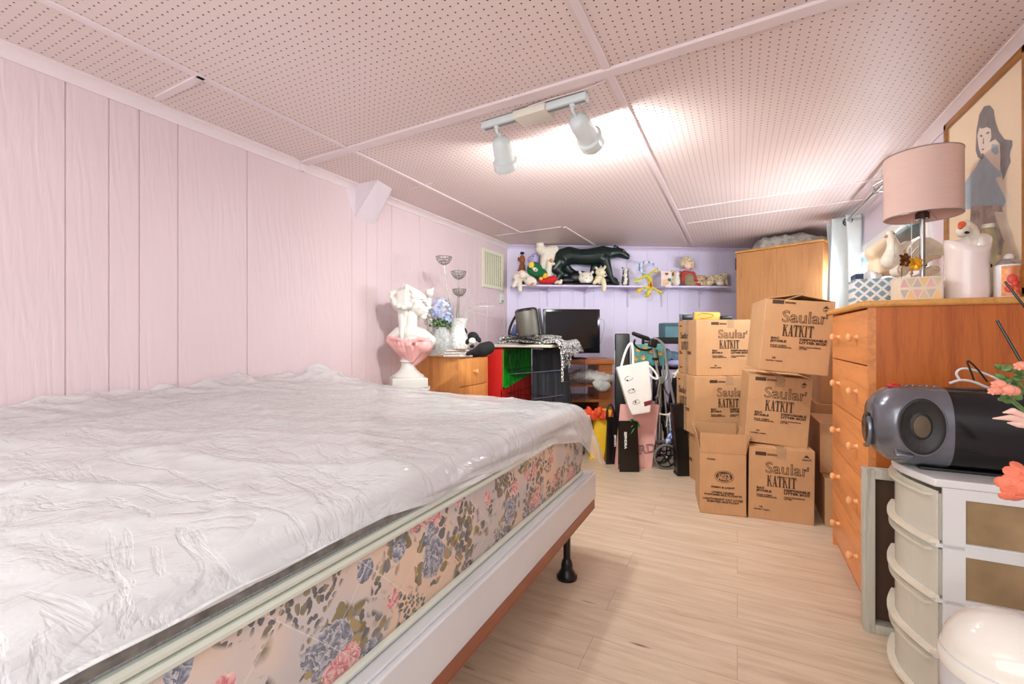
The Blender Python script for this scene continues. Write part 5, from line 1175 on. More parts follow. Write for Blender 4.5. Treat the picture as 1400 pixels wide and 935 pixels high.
# colourful board
cb = TP('patterned_board', 'teal board painted with orange flowers behind the walker handle', 'board', 886, 505, 3.95)
w_, h_ = (908-864)*3.95/F, (501-470)*3.95/F
b_ = at(886, 486, 3.95); cb.o.location.z = 0
zc = b_.z
MB().box((0, 0, zc), (w_, .016, h_), bev=.003).build('board_panel', M('teal_print', (96, 160, 156), .4, var=.25, vs=14), cb.o)
MB().box((0, .004, zc-h_/2-.0), (w_+.02, .03, .02)).box((-w_/2, .004, zc), (.012, .03, h_)).build('board_frame', m_blk, cb.o, smooth=False)
m = MB(); 
for i, (x, y) in enumerate(((869, 490), (879, 489), (881, 476), (890, 480), (898, 492), (902, 483), (872, 478))):
    petals(m, Vector(((x-886)*3.95/F, -.010, H-(y-460)*3.95/F)), .022, (0, -1, 0), 5, .0015)
m.build('flower_print', M('orange_print', (240, 176, 70), .5, var=.3, vs=30), cb.o)
MB().bb((-w_/2+.02, .01, 0), (-w_/2+.05, .04, zc-h_/2)).bb((w_/2-.05, .01, 0), (w_/2-.02, .04, zc-h_/2)).build('board_leg', m_blk, cb.o, smooth=False)
# black metal rack with teal bins
rk = TP('metal_rack', 'black metal rack holding teal bins behind the left box stack', 'rack', 925, 560, 4.25, z=0)
rx = lambda px: (px-925)*4.25/F
rzv = lambda py: H-(py-460)*4.25/F
m = MB()
for x in (rx(894), rx(950)):
    for y in (0, .35): m.bb((x-.012, y-.012, 0), (x+.012, y+.012, rzv(462) if x < 0 else rzv(427)))
m.build('post', m_blk, rk.o, smooth=False)
for zz_ in (rzv(470), rzv(505), .35): MB().bb((rx(894), -.012, zz_), (rx(950), .36, zz_+.02)).build('shelf', m_blk, rk.o, smooth=False)
MB().bb((rx(894), -.014, rzv(469)), (rx(950), 0, rzv(461))).build('front_rail', m_blk, rk.o, smooth=False)
MB().box((rx(938), -.03, rzv(434)), (.09, .03, .05), bev=.004).build('rail_cap', m_blk, rk.o)
m_teal = M('dusty_teal_fabric', (92, 128, 136), .8, var=.1); m_lbl = M('slate_blue_fabric', (92, 116, 132), .8, var=.25, vs=30)
tb_ = TP('teal_bin', 'teal fabric storage bin on top of the black rack', 'bin', 921, 461, 4.36, z=rzv(470)+.021)
hb = rzv(441)-rzv(470)-.02; MB().box((0, .06, hb/2), (.19, .2, hb), bev=.008).build('fabric_box', m_teal, tb_.o); MB().box((0, -.042, hb-.02), (.20, .006, .03), bev=.002).build('rim_band', M('dark_teal_band', (60, 90, 98), .7), tb_.o)
bb_ = TP('blue_bag', 'crumpled slate blue bag on the middle shelf of the black rack', 'bag', 922, 490, 4.36, z=rzv(505)+.021)
m = MB(); m.ell((0, .06, .07), (.12, .12, .075)); m.ell((.05, .02, .05), (.08, .09, .05)); m.ell((-.07, .04, .09), (.06, .08, .085))
m.build('bag_body', m_lbl, bb_.o, remesh=.009)
MB().tube([(-.05, -.05, .08), (0, -.07, .03), (.06, -.06, .06), (.07, -.05, .11)], .006, smooth=2).build('strap', m_blk, bb_.o)
lv = TP('lavender_pillow', 'small pale lavender cushion on the lower rack shelf', 'cushion', 920, 500, 4.20, z=rzv(505)+.021)
MB().ell((.02, -.0, .035), (.10, .06, .034)).build('cushion_body', M('lavender_cloth', (176, 174, 222), .8), lv.o); MB().tube([(.12*math.cos(a)*.84+.02, .06*math.sin(a), .035) for a in [i*math.pi/10 for i in range(20)]], .003, closed=True).build('seam_piping', M('lavender_cloth', (176, 174, 222), .8), lv.o)
cs = TP('white_gloves', 'cream crumpled glove draped over black bag beside the left box stack', 'gloves', 928, 508, 3.75)
m = MB(); m.limb([(cs(935, 496, 0), .016), (cs(930, 506, 0), .022), (cs(924, 512, 0), .018)], 10); m.limb([(cs(924, 512, 0), .010), (cs(919, 510, 0), .008)], 8); m.limb([(cs(925, 514, 0), .010), (cs(921, 516, 0), .007)], 8)
m.build('glove_body', m_fw, cs.o, remesh=.005)
bk = TP('black_backpack', 'soft black bag standing behind the tall portfolio case', 'bag', 930, 560, 4.0, z=0)
m = MB(); m.ell((.0, .02, .36), (.10, .10, .36)); m.ell((.01, 0, .62), (.085, .09, .14)); m.ell((0, 0, .14), (.11, .11, .14)); m.build('bag_body', M('black_nylon', (24, 24, 27), .5, bump=.4, bs=15), bk.o, remesh=.012)
MB().tube([(-.05, -.09, .70), (-.08, -.12, .5), (-.06, -.11, .3)], .010, smooth=2).tube([(.03, -.06, .74), (0, -.05, .82), (-.03, -.06, .74)], .007, smooth=2).build('strap', M('black_webbing', (34, 34, 38), .7), bk.o)
# tall black portfolio / suitcase in front
sc_ = TP('portfolio_case', 'shiny black upright case on the floor left of the bottom boxes', 'case', 937, 650, 3.40, z=0)
MB().box((-.026, .045, .272), (.092, .08, .54), ry=-4, bev=.008).build('case_shell', M('shiny_black_vinyl', (15, 14, 15), .25, bump=.3, bs=10), sc_.o)
MB().box((-.026, .004, .272), (.086, .002, .53), ry=-4).box((-.010, .045, .012), (.098, .09, .022), bev=.004).build('rim', m_blk, sc_.o, smooth=False)
# ================================================================== ON THE TALL DRESSER
DT = DZ+.024+.0005
def box_thing(name, label, cat, u0, u1, v0, v1, h, mat, body='carton_body'):
    t = thing(name, label, cat, ((u0+u1)/2, (v0+v1)/2, DT)); t['_h'] = h
    del t['_h']
    MB().bb((u0, v0, DT), (u1, v1, DT+h), bev=.002).build(body, mat, t, world=True); return t
uq = lambda px, v: on_v(px, 400, v).x
m_tis = M('white_tissue', (240, 238, 236), .8)
def mk_lattice():
    k = N('blue_white_lattice'); x, y, z = k.sep(k.co.outputs['Object']); a = k.math('MULTIPLY', k.math('ADD', x, z), 26); b = k.math('MULTIPLY', k.math('SUBTRACT', x, z), 26)
    fa = k.math('ABSOLUTE', k.math('SUBTRACT', k.math('FRACT', a), .5)); fb = k.math('ABSOLUTE', k.math('SUBTRACT', k.math('FRACT', b), .5))
    m_ = k.math('GREATER_THAN', k.math('MAXIMUM', fa, fb), .34); k.base(k.mix(m_, rgb((132, 160, 178)), rgb((236, 236, 232))), .5); return k.m
u0, u1 = uq(1168, 2.27), uq(1229, 2.27)
t = box_thing('tissue_box', 'blue and white lattice patterned tissue box at the dresser front corner', 'tissue box', u0, u1, 2.27, 2.38, .100, mk_lattice())
MB().grid(lambda a, b: ((u0+u1)/2-.03+.06*a, 2.32+.02*math.sin(a*7)*(1-b), DT+.095+.035*b+.01*math.sin(a*5)), 10, 5).build('tissue', m_tis, t, world=True, solid=.001)
u0, u1 = uq(1170, 2.50), uq(1199, 2.50)
t = box_thing('navy_tissue_box', 'navy and white tissue box standing behind the lattice tissue box', 'tissue box', u0, u1, 2.50, 2.6, .148, M('pale_grey_card', (206, 214, 222), .5))
MB().bb((u0-.001, 2.498, DT+.108), (u1+.001, 2.601, DT+.1485)).build('navy_band', M('navy_print', (44, 62, 96), .4), t, world=True, smooth=False)
MB().text('Fluss', .03, Matrix.Translation((u0+.035, 2.4965, DT+.118)) @ rotm(90), 1).build('printed_text', M('white_ink', (232, 230, 224), .5), t, world=True, smooth=False, normals=False) if False else None
V3 = 2.115; u0, u1 = uq(1230, V3), uq(1289, V3)
m_cr = M('cream_geometric_card', (238, 220, 196), .5)
t = box_thing('triangle_tissue_box', 'cream tissue box with pastel triangles at the dresser edge', 'tissue box', u0, u1, V3, V3+.11, .083, m_cr)
tri = [[], [], []]; n_ = 5; ww = (u1-u0)/3.2; hh = .0385
mats3 = [M('pastel_grey', (206, 192, 180), .5), M('pastel_sand', (222, 204, 170), .5), M('pastel_pink', (238, 184, 180), .5), M('pastel_peach', (246, 204, 140), .5)]
ms = [MB() for _ in mats3]
for r_ in range(2):
    for i in range(-1, 7):
        up = (i+r_) % 2; cx = u0+ww*.5*i+ww*.35; z0 = DT+.002+r_*.041; g = .0035
        pts = [(cx-ww/2+g*1.6, z0+g), (cx+ww/2-g*1.6, z0+g), (cx, z0+hh-g)] if up else [(cx-ww/2+g*1.6, z0+hh-g), (cx+ww/2-g*1.6, z0+hh-g), (cx, z0+g)]
        pts = [(min(max(x, u0+.001), u1-.001), z) for x, z in pts]
        if max(p[0] for p in pts)-min(p[0] for p in pts) < .008: continue
        ms[(i*3+r_*2) % 4].poly([(x, V3-.0006, z) for x, z in pts])
for mm, mt in zip(ms, mats3): mm.build('triangle_print', mt, t, world=True, smooth=False)
# lamp
lv_ = 2.30; lp_ = on_v(1261, 400, lv_); lu = lp_.x
lamp = thing('table_lamp', 'table lamp with pale pink drum shade and steel stem on the dresser', 'lamp', (lu, lv_, DT))
MB().lathe([(.066, 0), (.068, .006), (.060, .014), (.02, .022), (0, .022)], (0, 0, 0), 32).build('base', m_met, lamp)
MB().cyl((0, 0, .02), (0, 0, .36), .0088).build('stem', m_met, lamp)
MB().cyl((0, 0, .325), (0, 0, .35), .022).cyl((0, 0, .35), (0, 0, .40), .016).build('socket', M('dark_bronze_socket', (60, 44, 40), .4), lamp)
MB().tube([(-.035, -.01, .33), (-.036, -.01, .2), (-.036, -.01, .12)], .0013, n=5).ell((-.036, -.01, .115), .006).build('pull_chain', m_met, lamp)
def mk_shade():
    k = N('pale_pink_linen_shade'); n = k.noise(k.map((4, 4, 90)), 4, 3)
    k.base(k.ramp(n, [(.35, rgb((238, 206, 194))), (.65, rgb((243, 214, 203)))]), .8)
    tr_ = k.n('ShaderNodeBsdfTranslucent'); tr_.inputs[0].default_value = rgb((240, 208, 196)); mx = k.n('ShaderNodeMixShader'); mx.inputs[0].default_value = .25
    k.l(k.p.outputs[0], mx.inputs[1]); k.l(tr_.outputs[0], mx.inputs[2]); k.l(mx.outputs[0], k.out.inputs[0]); return k.m
rs = .118; z0, z1 = .335, .575
sh = MB().lathe([(rs, z0), (rs, z1), (rs-.003, z1), (rs-.003, z0), (rs, z0)], (0, 0, 0), 64).build('lamp_shade', mk_shade(), lamp)
m = MB().tube([(rs*math.cos(a), rs*math.sin(a), z0) for a in [i*math.pi/24 for i in range(48)]], .002, n=6, closed=True).tube([(rs*math.cos(a), rs*math.sin(a), z1) for a in [i*math.pi/24 for i in range(48)]], .002, n=6, closed=True)
for k_ in range(3): a = k_*2.094+.9; m.cyl((0, 0, z0+.06), (rs*math.cos(a), rs*math.sin(a), z0+.002), .0015, n=6)
m.build('shade_ring', m_met, sh)
# ceramic swan planter
sw = TP('swan_ornament', 'white ceramic dove with raised wings beside the lamp stem', 'ornament', 1250, 400, 1.98, z=DT)
m_cer = M('ivory_ceramic', (238, 226, 210), .3, var=.03, bump=.3, bs=40)
swz = lambda x, y, d=0: Vector(((x-1250)*1.98/F, d, H-(y-460)*1.98/F-DT))
m = MB()
m.limb([(swz(1217, 357), .036), (swz(1222, 346), .032), (swz(1221, 334), .022), (swz(1218, 325), .019), (swz(1217, 320), .017)])
m.limb([(swz(1217, 357), .036), (swz(1232, 360), .04), (swz(1250, 357), .042), (swz(1262, 352), .03), (swz(1275, 350), .018), (swz(1284, 351), .010)])
m.build('body', m_cer, sw.o, remesh=.004)
for s_, dy in ((0, -.035), (1, .04)):
    m = MB(); pr = [(1231, 352), (1233, 341), (1240, 333), (1250, 327), (1262, 327), (1274, 333), (1284, 341), (1293, 348), (1284, 351), (1268, 350), (1252, 353), (1240, 357)]
    Mx = Matrix(((1, 0, 0, 0), (0, 0, 1, dy), (0, 1, 0, 0), (0, 0, 0, 1)))
    m.prism([(swz(x, y).x, swz(x, y).z) for x, y in pr], .012, Mx)
    for i in range(7): m.tube([swz(1234+i*4, 353-i*.5, dy-.001), swz(1243+i*5, 340+i*.8, dy-.003), swz(1256+i*5, 333+i*2.2, dy-.001)], .0025, n=5, smooth=1)
    m.build('wing', m_cer, sw.o)
MB().lathe([(.008, 0), (.005, .012), (0, .022)], swz(1214, 322, -.0), 12, rotm(0, -115, 0)).build('beak', M('tan_beak', (206, 150, 110), .5), sw.o)
MB().ell(swz(1218, 320, -.0165), .003, n=8).build('eye', m_eye, sw.o)
m = MB()
for i in range(14): a = i/13; m.ell(swz(1216-3*math.sin(a*3), 328+a*26, -.03-.006*math.sin(a*3)), .0016, n=6)
m.build('bead_chain', M('dark_beads', (70, 60, 58), .3), sw.o)
m = MB()
for cx, r_ in ((1224, .026), (1267, .022)):
    c = swz(cx, 371, -.02); m.lathe([(r_, -.02), (r_, .02), (0, .02)], c, 24, rotm(90))
    m.tube([c+Vector((r_*.85*(1-t/14)*math.cos(t*.9), -.021, r_*.85*(1-t/14)*math.sin(t*.9))) for t in range(14)], .0028, n=6, smooth=1)
m.bb(Vector((swz(1219, 0).x, -.03, 0)), Vector((swz(1272, 0).x, .03, .075)), bev=.01); m.bb((swz(1210, 0).x, -.035, 0), (swz(1276, 0).x, .035, .02), bev=.004)
m.build('scroll_base', m_cer, sw.o)
# gold and amber flowers
for nm, lab, px, py, c1_, dy in (('amber_flower', 'dark amber metallic flower at the dove base left of lamp stem', 1240, 355, (110, 66, 30), 2.30), ('gold_flower', 'bright gold metallic flower right against the lamp stem', 1254, 360, (236, 170, 40), 2.24)):
    o = on_v(px, py, dy); t = thing(nm, lab, 'flower', o, TH, 'metallic flowers by the lamp'); m = MB()
    for k_ in range(3): petals(m, Vector((.012*math.cos(k_*2.1), .0, .010*math.sin(k_*2.1))), .020, (math.cos(k_*2), -1, math.sin(k_*2)), 5, .002)
    m.build('petals', M(nm+'_metal', c1_, .3, metal=.5, var=.3, vs=60), t)
    MB().tube([(0, .005, 0), (.005, .03, -.03), (0, .03, DT-o.z+.002)], .002).build('stem', M('gold_wire', (180, 130, 60), .4, metal=.6), t)
# cream shade / bag behind the dove
cs_ = TP('cream_shade', 'cream fabric bundle leaning behind the dove near the window', 'fabric', 1205, 380, 2.20, z=DT)
m = MB(); sz = lambda x, y, d=0: Vector(((x-1205)*2.2/F, d, H-(y-460)*2.2/F-DT))
m.box(sz(1207, 343), (.15, .07, .10), ry=-38, bev=.025); m.box(sz(1210, 366), (.13, .09, .08), ry=-5, bev=.02)
for v in m.bm.verts: v.co += Vector((.01, .01, .012))*noise.noise(v.co*25)
m.build('fabric_body', M('cream_fabric', (236, 214, 184), .6, bump=.3, bs=12), cs_.o, remesh=.007)
MB().lathe([(.02, 0), (.035, .02), (.045, .07), (.04, .10), (.035, .10), (.03, .03), (0, .02)], (-.0, -.03, 0), 20).build('support_cup', m_cer, cs_.o)
# swan shaped pitcher
vs_ = on_v(1322, 400, 2.175)
pi = thing('swan_vase', 'tall white ceramic cylinder vase with a swan head at its rim', 'vase', (vs_.x, 2.175, DT), TH)
def rimz(a, z): return 1
m = MB(); n_ = 40; R0 = .058; prof_ = [(R0*.96, 0), (R0, .02), (R0*.98, .08), (R0*.98, .081), (R0*.97, .12), (R0, .17), (R0*1.06, .20)]
rings = []
for r_, z_ in prof_:
    ring = []
    for k_ in range(n_):
        a = 2*math.pi*k_/n_; zz_ = z_ if z_ < .15 else z_+(.012+.022*math.sin(a*1+.6)+.012*math.cos(2*a))*(z_-.12)/.08
        rr = r_*(1+(.010*math.cos(14*a) if z_ < .08 else 0)); ring.append(m.bm.verts.new((rr*math.cos(a), rr*math.sin(a), zz_)))
    rings.append(ring)
for A, B in zip(rings, rings[1:]):
    for k_ in range(n_): m.bm.faces.new((A[k_], A[(k_+1) % n_], B[(k_+1) % n_], B[k_]))
m.bm.faces.new(rings[0][::-1]); m.build('vessel', M('pink_white_porcelain', (240, 224, 218), .22, var=.02), pi, solid=.004)
m = MB().limb([((.062, .03, .05), .012), ((.066, .03, .15), .016), ((.062, .03, .22), .018), ((.040, .03, .258), .022), ((.012, .02, .268), .021), ((-.006, .01, .25), .016)]); m.ell((-.008, .008, .246), (.022, .017, .024)); m.build('swan_neck', m_cer, pi, remesh=.004)
MB().limb([((-.020, -.002, .268), .011), ((-.034, -.010, .256), .007)]).build('beak', M('orange_red_beak', (226, 96, 50), .4), pi)
MB().ell((-.014, -.014, .236), (.009, .004, .005)).ell((.047, -.036, .115), (.0055, .004, .007)).build('black_dot', m_eye, pi)
# clear bottle behind
bo = on_v(1352, 400, 2.30); t = thing('clear_bottle', 'tall yellowish clear bottle behind the swan vase', 'bottle', (bo.x, 2.30, DT), TH)
MB().lathe([(.03, 0), (.033, .01), (.033, .10), (.03, .13), (.034, .17), (.032, .22), (.02, .26), (.018, .27), (0, .27)], (0, 0, 0), 24, fn=lambda a, z: 1+.05*math.sin(z*60)).build('glass', M('yellowish_glass', (226, 206, 150), .1, alpha=.45), t)
MB().lathe([(.019, .27), (.019, .285), (0, .285)], (0, 0, 0), 16).build('cap', m_cer, t)
# aerosol can
ca = on_v(1379, 400, 2.13); t = thing('aerosol_can', 'white air freshener can with peach label at the dresser right', 'spray can', (ca.x, 2.13, DT), TH)
m_cw = M('white_tin', (232, 226, 224), .3)
MB().lathe([(.034, 0), (.036, .004), (.036, .105), (.034, .110)], (0, 0, 0), 32).build('can', m_cw, t)
MB().lathe([(.034, .110), (.028, .122), (.016, .130), (.014, .131), (0, .131)], (0, 0, 0), 32).build('dome', M('silver_tin', (190, 186, 184), .25, metal=.8), t)
MB().lathe([(.013, .130), (.012, .142), (.006, .148), (0, .148)], (0, 0, 0), 16).build('nozzle', m_cw, t)
def wrap(mb, a0, a1, z0, z1, r=.0363):
    mb.grid(lambda a, b: (r*math.cos(a0+(a1-a0)*a), r*math.sin(a0+(a1-a0)*a), z0+(z1-z0)*b), 12, 2)
m = MB(); wrap(m, math.radians(195), math.radians(285), .004, .104); m.build('peach_label', M('peach_label_print', (246, 150, 96), .35, var=.35, vs=45), t, normals=False)
m = MB()
for a, z, r_ in ((235, .06, .016), (250, .045, .012), (225, .028, .014), (260, .025, .011)): m.ell((.0366*math.cos(math.radians(a)), .0366*math.sin(math.radians(a)), z), (r_*.8, .004, r_), rz=a-270, n=12)
m.build('fruit_print', M('red_peach_ink', (226, 76, 62), .35), t)
m = MB()
for i in range(5): m.box((.0365*math.cos(math.radians(305)), .0365*math.sin(math.radians(305)), .052+i*.007), (.022, .0008, .0035), rz=35)
m.build('small_print', M('grey_ink', (120, 112, 116), .5), t, smooth=False)
# ================================================================== PICTURE ON THE RIGHT WALL
FU = .838; f0 = on_u(1289.5, 172, FU); f1 = on_u(1394.7, 68, FU); zt_ = f0.z; zb_ = DT+.002; va_, vb_ = f0.y, f1.y-.035
pf = thing('framed_picture', 'large gold brown framed picture of a dark haired woman above the dresser', 'picture', (FU, (va_+vb_)/2, zb_))
m_fr = wood('golden_brown_frame', (118, 72, 24), (164, 108, 44), 'y', .35)
fw = .030
m = MB()
m.bb((FU, vb_, zt_-fw), (FU+.028, va_, zt_), bev=.004).bb((FU, vb_, zb_), (FU+.028, va_, zb_+fw), bev=.004).bb((FU, va_-fw, zb_), (FU+.028, va_, zt_), bev=.004).bb((FU, vb_, zb_), (FU+.028, vb_+fw, zt_), bev=.004)
m.build('frame', m_fr, pf, world=True)
MB().bb((FU+.012, vb_+fw, zb_+fw), (FU+.020, va_-fw, zt_-fw)).build('paper', M('aged_cream_paper', (246, 216, 176), .6, var=.03, vs=3), pf, world=True, smooth=False)
def ink(name, pts, mat, off):
    P_ = [on_u(x, y, FU+.012) for x, y in pts]; m = MB(); m.poly([(FU+.012-off, p.y, p.z) for p in P_])
    bmesh.ops.triangulate(m.bm, faces=m.bm.faces[:]); m.build(name, mat, pf, world=True, smooth=False, solid=.0003)
hx = lambda L: [(1310+x*90/290, 60+y*290/935) for x, y in L]
m_hair = two('sepia_ink_hair', (62, 48, 52), (104, 84, 84), 'noise', 40, .5, .6, .2); m_skin = M('paper_pale_skin', (236, 212, 190), .6); m_bluei = M('grey_blue_wash', (150, 172, 188), .6, var=.15, vs=14); m_sep = two('sepia_wash', (120, 98, 92), (186, 158, 138), 'noise', 30, .5, .6, .15)
ink('dress_print', hx([(110, 480), (150, 470), (185, 500), (190, 580), (215, 680), (200, 720), (160, 720), (30, 730), (30, 610), (80, 540)]), m_bluei, .0004)
ink('skirt_print', hx([(60, 715), (190, 710), (215, 800), (225, 850), (200, 880), (190, 930), (60, 930), (50, 800)]), m_sep, .0005)
ink('leg_print', hx([(160, 740), (205, 740), (235, 830), (255, 900), (225, 905), (195, 850)]), m_skin, .0007)
ink('hair_print', hx([(78, 470), (82, 380), (95, 310), (115, 275), (140, 270), (158, 290), (165, 340), (180, 385), (205, 420), (240, 425), (240, 450), (228, 480), (232, 520), (215, 560), (200, 600), (190, 560), (180, 500), (165, 450), (140, 440), (120, 480), (108, 510), (88, 500)]), m_hair, .0008)
ink('face_print', hx([(86, 405), (95, 370), (120, 355), (145, 375), (148, 410), (135, 445), (118, 475), (102, 485), (92, 455)]), m_skin, .0011)
ink('arm_print', hx([(110, 480), (130, 440), (165, 420), (185, 440), (188, 500), (185, 560), (160, 540), (130, 505)]), m_skin, .0012)
ink('lower_arm_print', hx([(165, 590), (190, 585), (215, 650), (238, 690), (236, 715), (220, 718), (205, 670)]), m_skin, .0012)
for nm, pts in (('eye_print', [(95, 405), (105, 399), (112, 406), (103, 411)]), ('eye_print', [(124, 394), (134, 386), (142, 390), (132, 398)]), ('mouth_print', [(104, 466), (112, 459), (118, 463), (110, 470)]), ('fringe_print', [(98, 372), (112, 352), (130, 350), (142, 372), (128, 366), (112, 372)]), ('nose_print', [(112, 415), (115, 414), (116, 440), (110, 442)])):
    ink(nm, hx(pts), m_hair, .0015)
ink('sleeve_print', hx([(150, 440), (175, 445), (182, 480), (165, 490), (148, 470)]), m_bluei, .0015)
MB().bb((FU+.005, vb_+fw, zb_+fw), (FU+.007, va_-fw, zt_-fw)).build('glass', M('picture_glass', (250, 250, 250), .02, alpha=.10), pf, world=True, smooth=False)
# ================================================================== DRAWER TOWER
TU, TV0, TV1, TZ = .50, 1.640, 1.985, .659
dt = thing('drawer_tower', 'white plastic storage tower with clear bow front drawers holding the stereo', 'storage drawers', (.7, (TV0+TV1)/2, 0))
m_pl = M('white_plastic', (232, 230, 228), .35, var=.02); m_cd = M('milky_clear_plastic', (248, 242, 226), .18, alpha=.55, var=.04); m_cd2 = M('smoky_clear_panel', (190, 158, 116), .15, alpha=.7, var=.25, vs=8)
def bow(v): return TU-.045*math.sin(math.pi*(v-TV0)/(TV1-TV0))
def bowslab(m, z0, z1, off0, off1, n_=16, vin=0):
    a = [(bow(TV0+vin+(TV1-TV0-2*vin)*i/n_)-off0, TV0+vin+(TV1-TV0-2*vin)*i/n_) for i in range(n_+1)]
    b = [(bow(TV0+vin+(TV1-TV0-2*vin)*i/n_)+off1, TV0+vin+(TV1-TV0-2*vin)*i/n_) for i in range(n_, -1, -1)]
    m.prism(a+b, z1-z0, Matrix.Translation((0, 0, z0)))
m = MB(); a = [(bow(TV0+(TV1-TV0)*i/16)-.012, TV0+(TV1-TV0)*i/16) for i in range(17)]
m.prism(a+[(.862, TV1), (.862, TV0)], .022, Matrix.Translation((0, 0, TZ-.024))); m.build('top_panel', m_pl, dt, world=True, bev=.004)
lev = [.022, .176, .330, .482, .635]; 
for i in range(4):
    z0, z1 = lev[i], lev[i+1]
    m = MB()
    for y0 in (TV0, TV1-.008):   # side frames: post front, rails
        m.bb((TU+.005, y0, z0+.0003), (TU+.052, y0+.008, z1)).bb((TU+.052, y0, z1-.028), (.86, y0+.008, z1)).bb((TU+.052, y0, z0+.0003), (.86, y0+.008, z0+.007)).bb((.82, y0, z0), (.86, y0+.008, z1))
    bowslab(m, z0-.012, z0-.002, .010, .05)
    m.build('frame_tier', m_pl, dt, world=True, smooth=False)
    m = MB(); m.bb((TU+.052, TV0+.009, z0+.006), (.82, TV0+.011, z1-.028)); m.build('side_window', m_cd2, dt, world=True, smooth=False)
    m = MB(); bowslab(m, z0+.004, z1-.012, .004, 0, vin=.006); m.bb((TU, TV0+.012, z0+.004), (.8, TV0+.014, z1-.02)).bb((TU, TV1-.014, z0+.004), (.8, TV1-.012, z1-.02))
    bowslab(m, z1-.030, z1-.022, .020, 0, vin=.02)
    dw = m.build('drawer', m_cd, dt, world=True, smooth=False)
    m = MB(); bowslab(m, z0-.002, z0+.008, .024, -.002, vin=.0); 
    m.build('handle_lip', m_pl, dw, world=False) if False else None
    m.bm.transform(dt.matrix_basis.inverted()) if False else None
    bmesh.ops.transform(m.bm, matrix=dt.matrix_basis.inverted(), verts=m.bm.verts); q = m.build('handle_lip', M('cream_plastic_lip', (240, 230, 212), .3), dw, smooth=False)
    m = MB()
    for k_ in range(5): m.ell((.6+.04*k_, TV0+.06+.05*(k_ % 3), z0+.045), (.05, .045, .036), n=10)
    bmesh.ops.transform(m.bm, matrix=dt.matrix_basis.inverted(), verts=m.bm.verts); m.build('drawer_contents', M('brown_beige_contents', (150, 128, 100), .8, var=.4, vs=14), dw)
# weathered frame between
wf_ = thing('weathered_frame', 'narrow weathered grey wood frame standing between dresser and drawer tower', 'frame', (.6, 2.045, 0), 0)
m_wth = wood('weathered_grey_wood', (150, 142, 128), (196, 190, 178), 'z', .7); y0, y1 = 2.005, 2.055; FZ = .578
for a_, b_ in ((.405, .437), (.80, .832)): MB().bb((a_, y0, 0), (b_, y1, FZ), bev=.002).build('upright', m_wth, wf_, world=True)
for a_, b_ in ((0, .032), (FZ-.032, FZ)): MB().bb((.437, y0, a_), (.80, y1, b_), bev=.002).build('rail', m_wth, wf_, world=True)
MB().bb((.437, y1-.008, .032), (.80, y1-.002, FZ-.032)).build('back_panel', M('dark_brown_backing', (86, 60, 44), .7), wf_, world=True, smooth=False)
# ================================================================== STEREO
sv = 1.80; sz0 = TZ-.001
bx0, bx1 = .375, .855
sr = thing('boombox', 'black and silver boombox lying on the white drawer tower', 'stereo', ((bx0+bx1)/2, sv, sz0), 0)
m_slv = M('brushed_silver_plastic', (124, 126, 134), .22, metal=.6, var=.05); m_bks = M('glossy_black_body', (20, 17, 18), .14, var=.1)
Rx = rotm(0, 90, 0); ry, rzz = .108, .118; cz = .122
def sect(x, sc=1, n_=40, fl=.80):
    pts = []
    for k_ in range(n_):
        a = 2*math.pi*k_/n_; y = ry*sc*math.copysign(abs(math.cos(a))**fl, math.cos(a)); z = rzz*sc*math.copysign(abs(math.sin(a))**fl, math.sin(a)); pts.append(Vector((x, y, cz+z)))
    return pts
def loft(m, secs):
    rr = [[m.bm.verts.new(p) for p in s] for s in secs]
    for A, B in zip(rr, rr[1:]):
        for k_ in range(len(A)): m.bm.faces.new((A[k_], A[(k_+1) % len(A)], B[(k_+1) % len(A)], B[k_]))
    m.bm.faces.new(rr[0][::-1]); m.bm.faces.new(rr[-1])
hw = (bx1-bx0)/2
m = MB(); loft(m, [sect(-hw+.17, 1), sect(-hw+.175, 1.005), sect(.08, 1.0), sect(hw-.02, .97), sect(hw, .9)]); m.build('black_body', m_bks, sr)
m = MB(); loft(m, [sect(-hw, .56), sect(-hw+.012, .72), sect(-hw+.035, .90), sect(-hw+.06, .985), sect(-hw+.10, 1.01), sect(-hw+.172, 1.012)]); m.build('silver_front', m_slv, sr)
# speaker with grille on the near side
c = Vector((-hw+.098, -ry*1.01, cz+.012)); Rn = rotm(90, 0, 0)
sp = MB().lathe([(.062, -.004), (.062, .006), (.056, .010), (.052, .006), (.030, .0), (.026, .003), (.012, .006), (0, .007)], c, 40, Rn, sx=.88, sy=1.32).build('speaker', M('dark_speaker_mesh', (42, 40, 38), .5, bump=.5, bs=250, var=.3), sr)
MB().tube([c+Vector((.0625*.88*math.cos(a), -.006, .0625*1.32*math.sin(a))) for a in [i*math.pi/24 for i in range(48)]], .0022, n=6, closed=True).build('silver_ring', m_slv, sp)
MB().lathe([(.026, .004), (.026, .009), (.010, .013), (0, .014)], c, 30, Rn, sx=.75, sy=1.2).build('cone', M('tan_cone', (96, 80, 60), .6), sp)
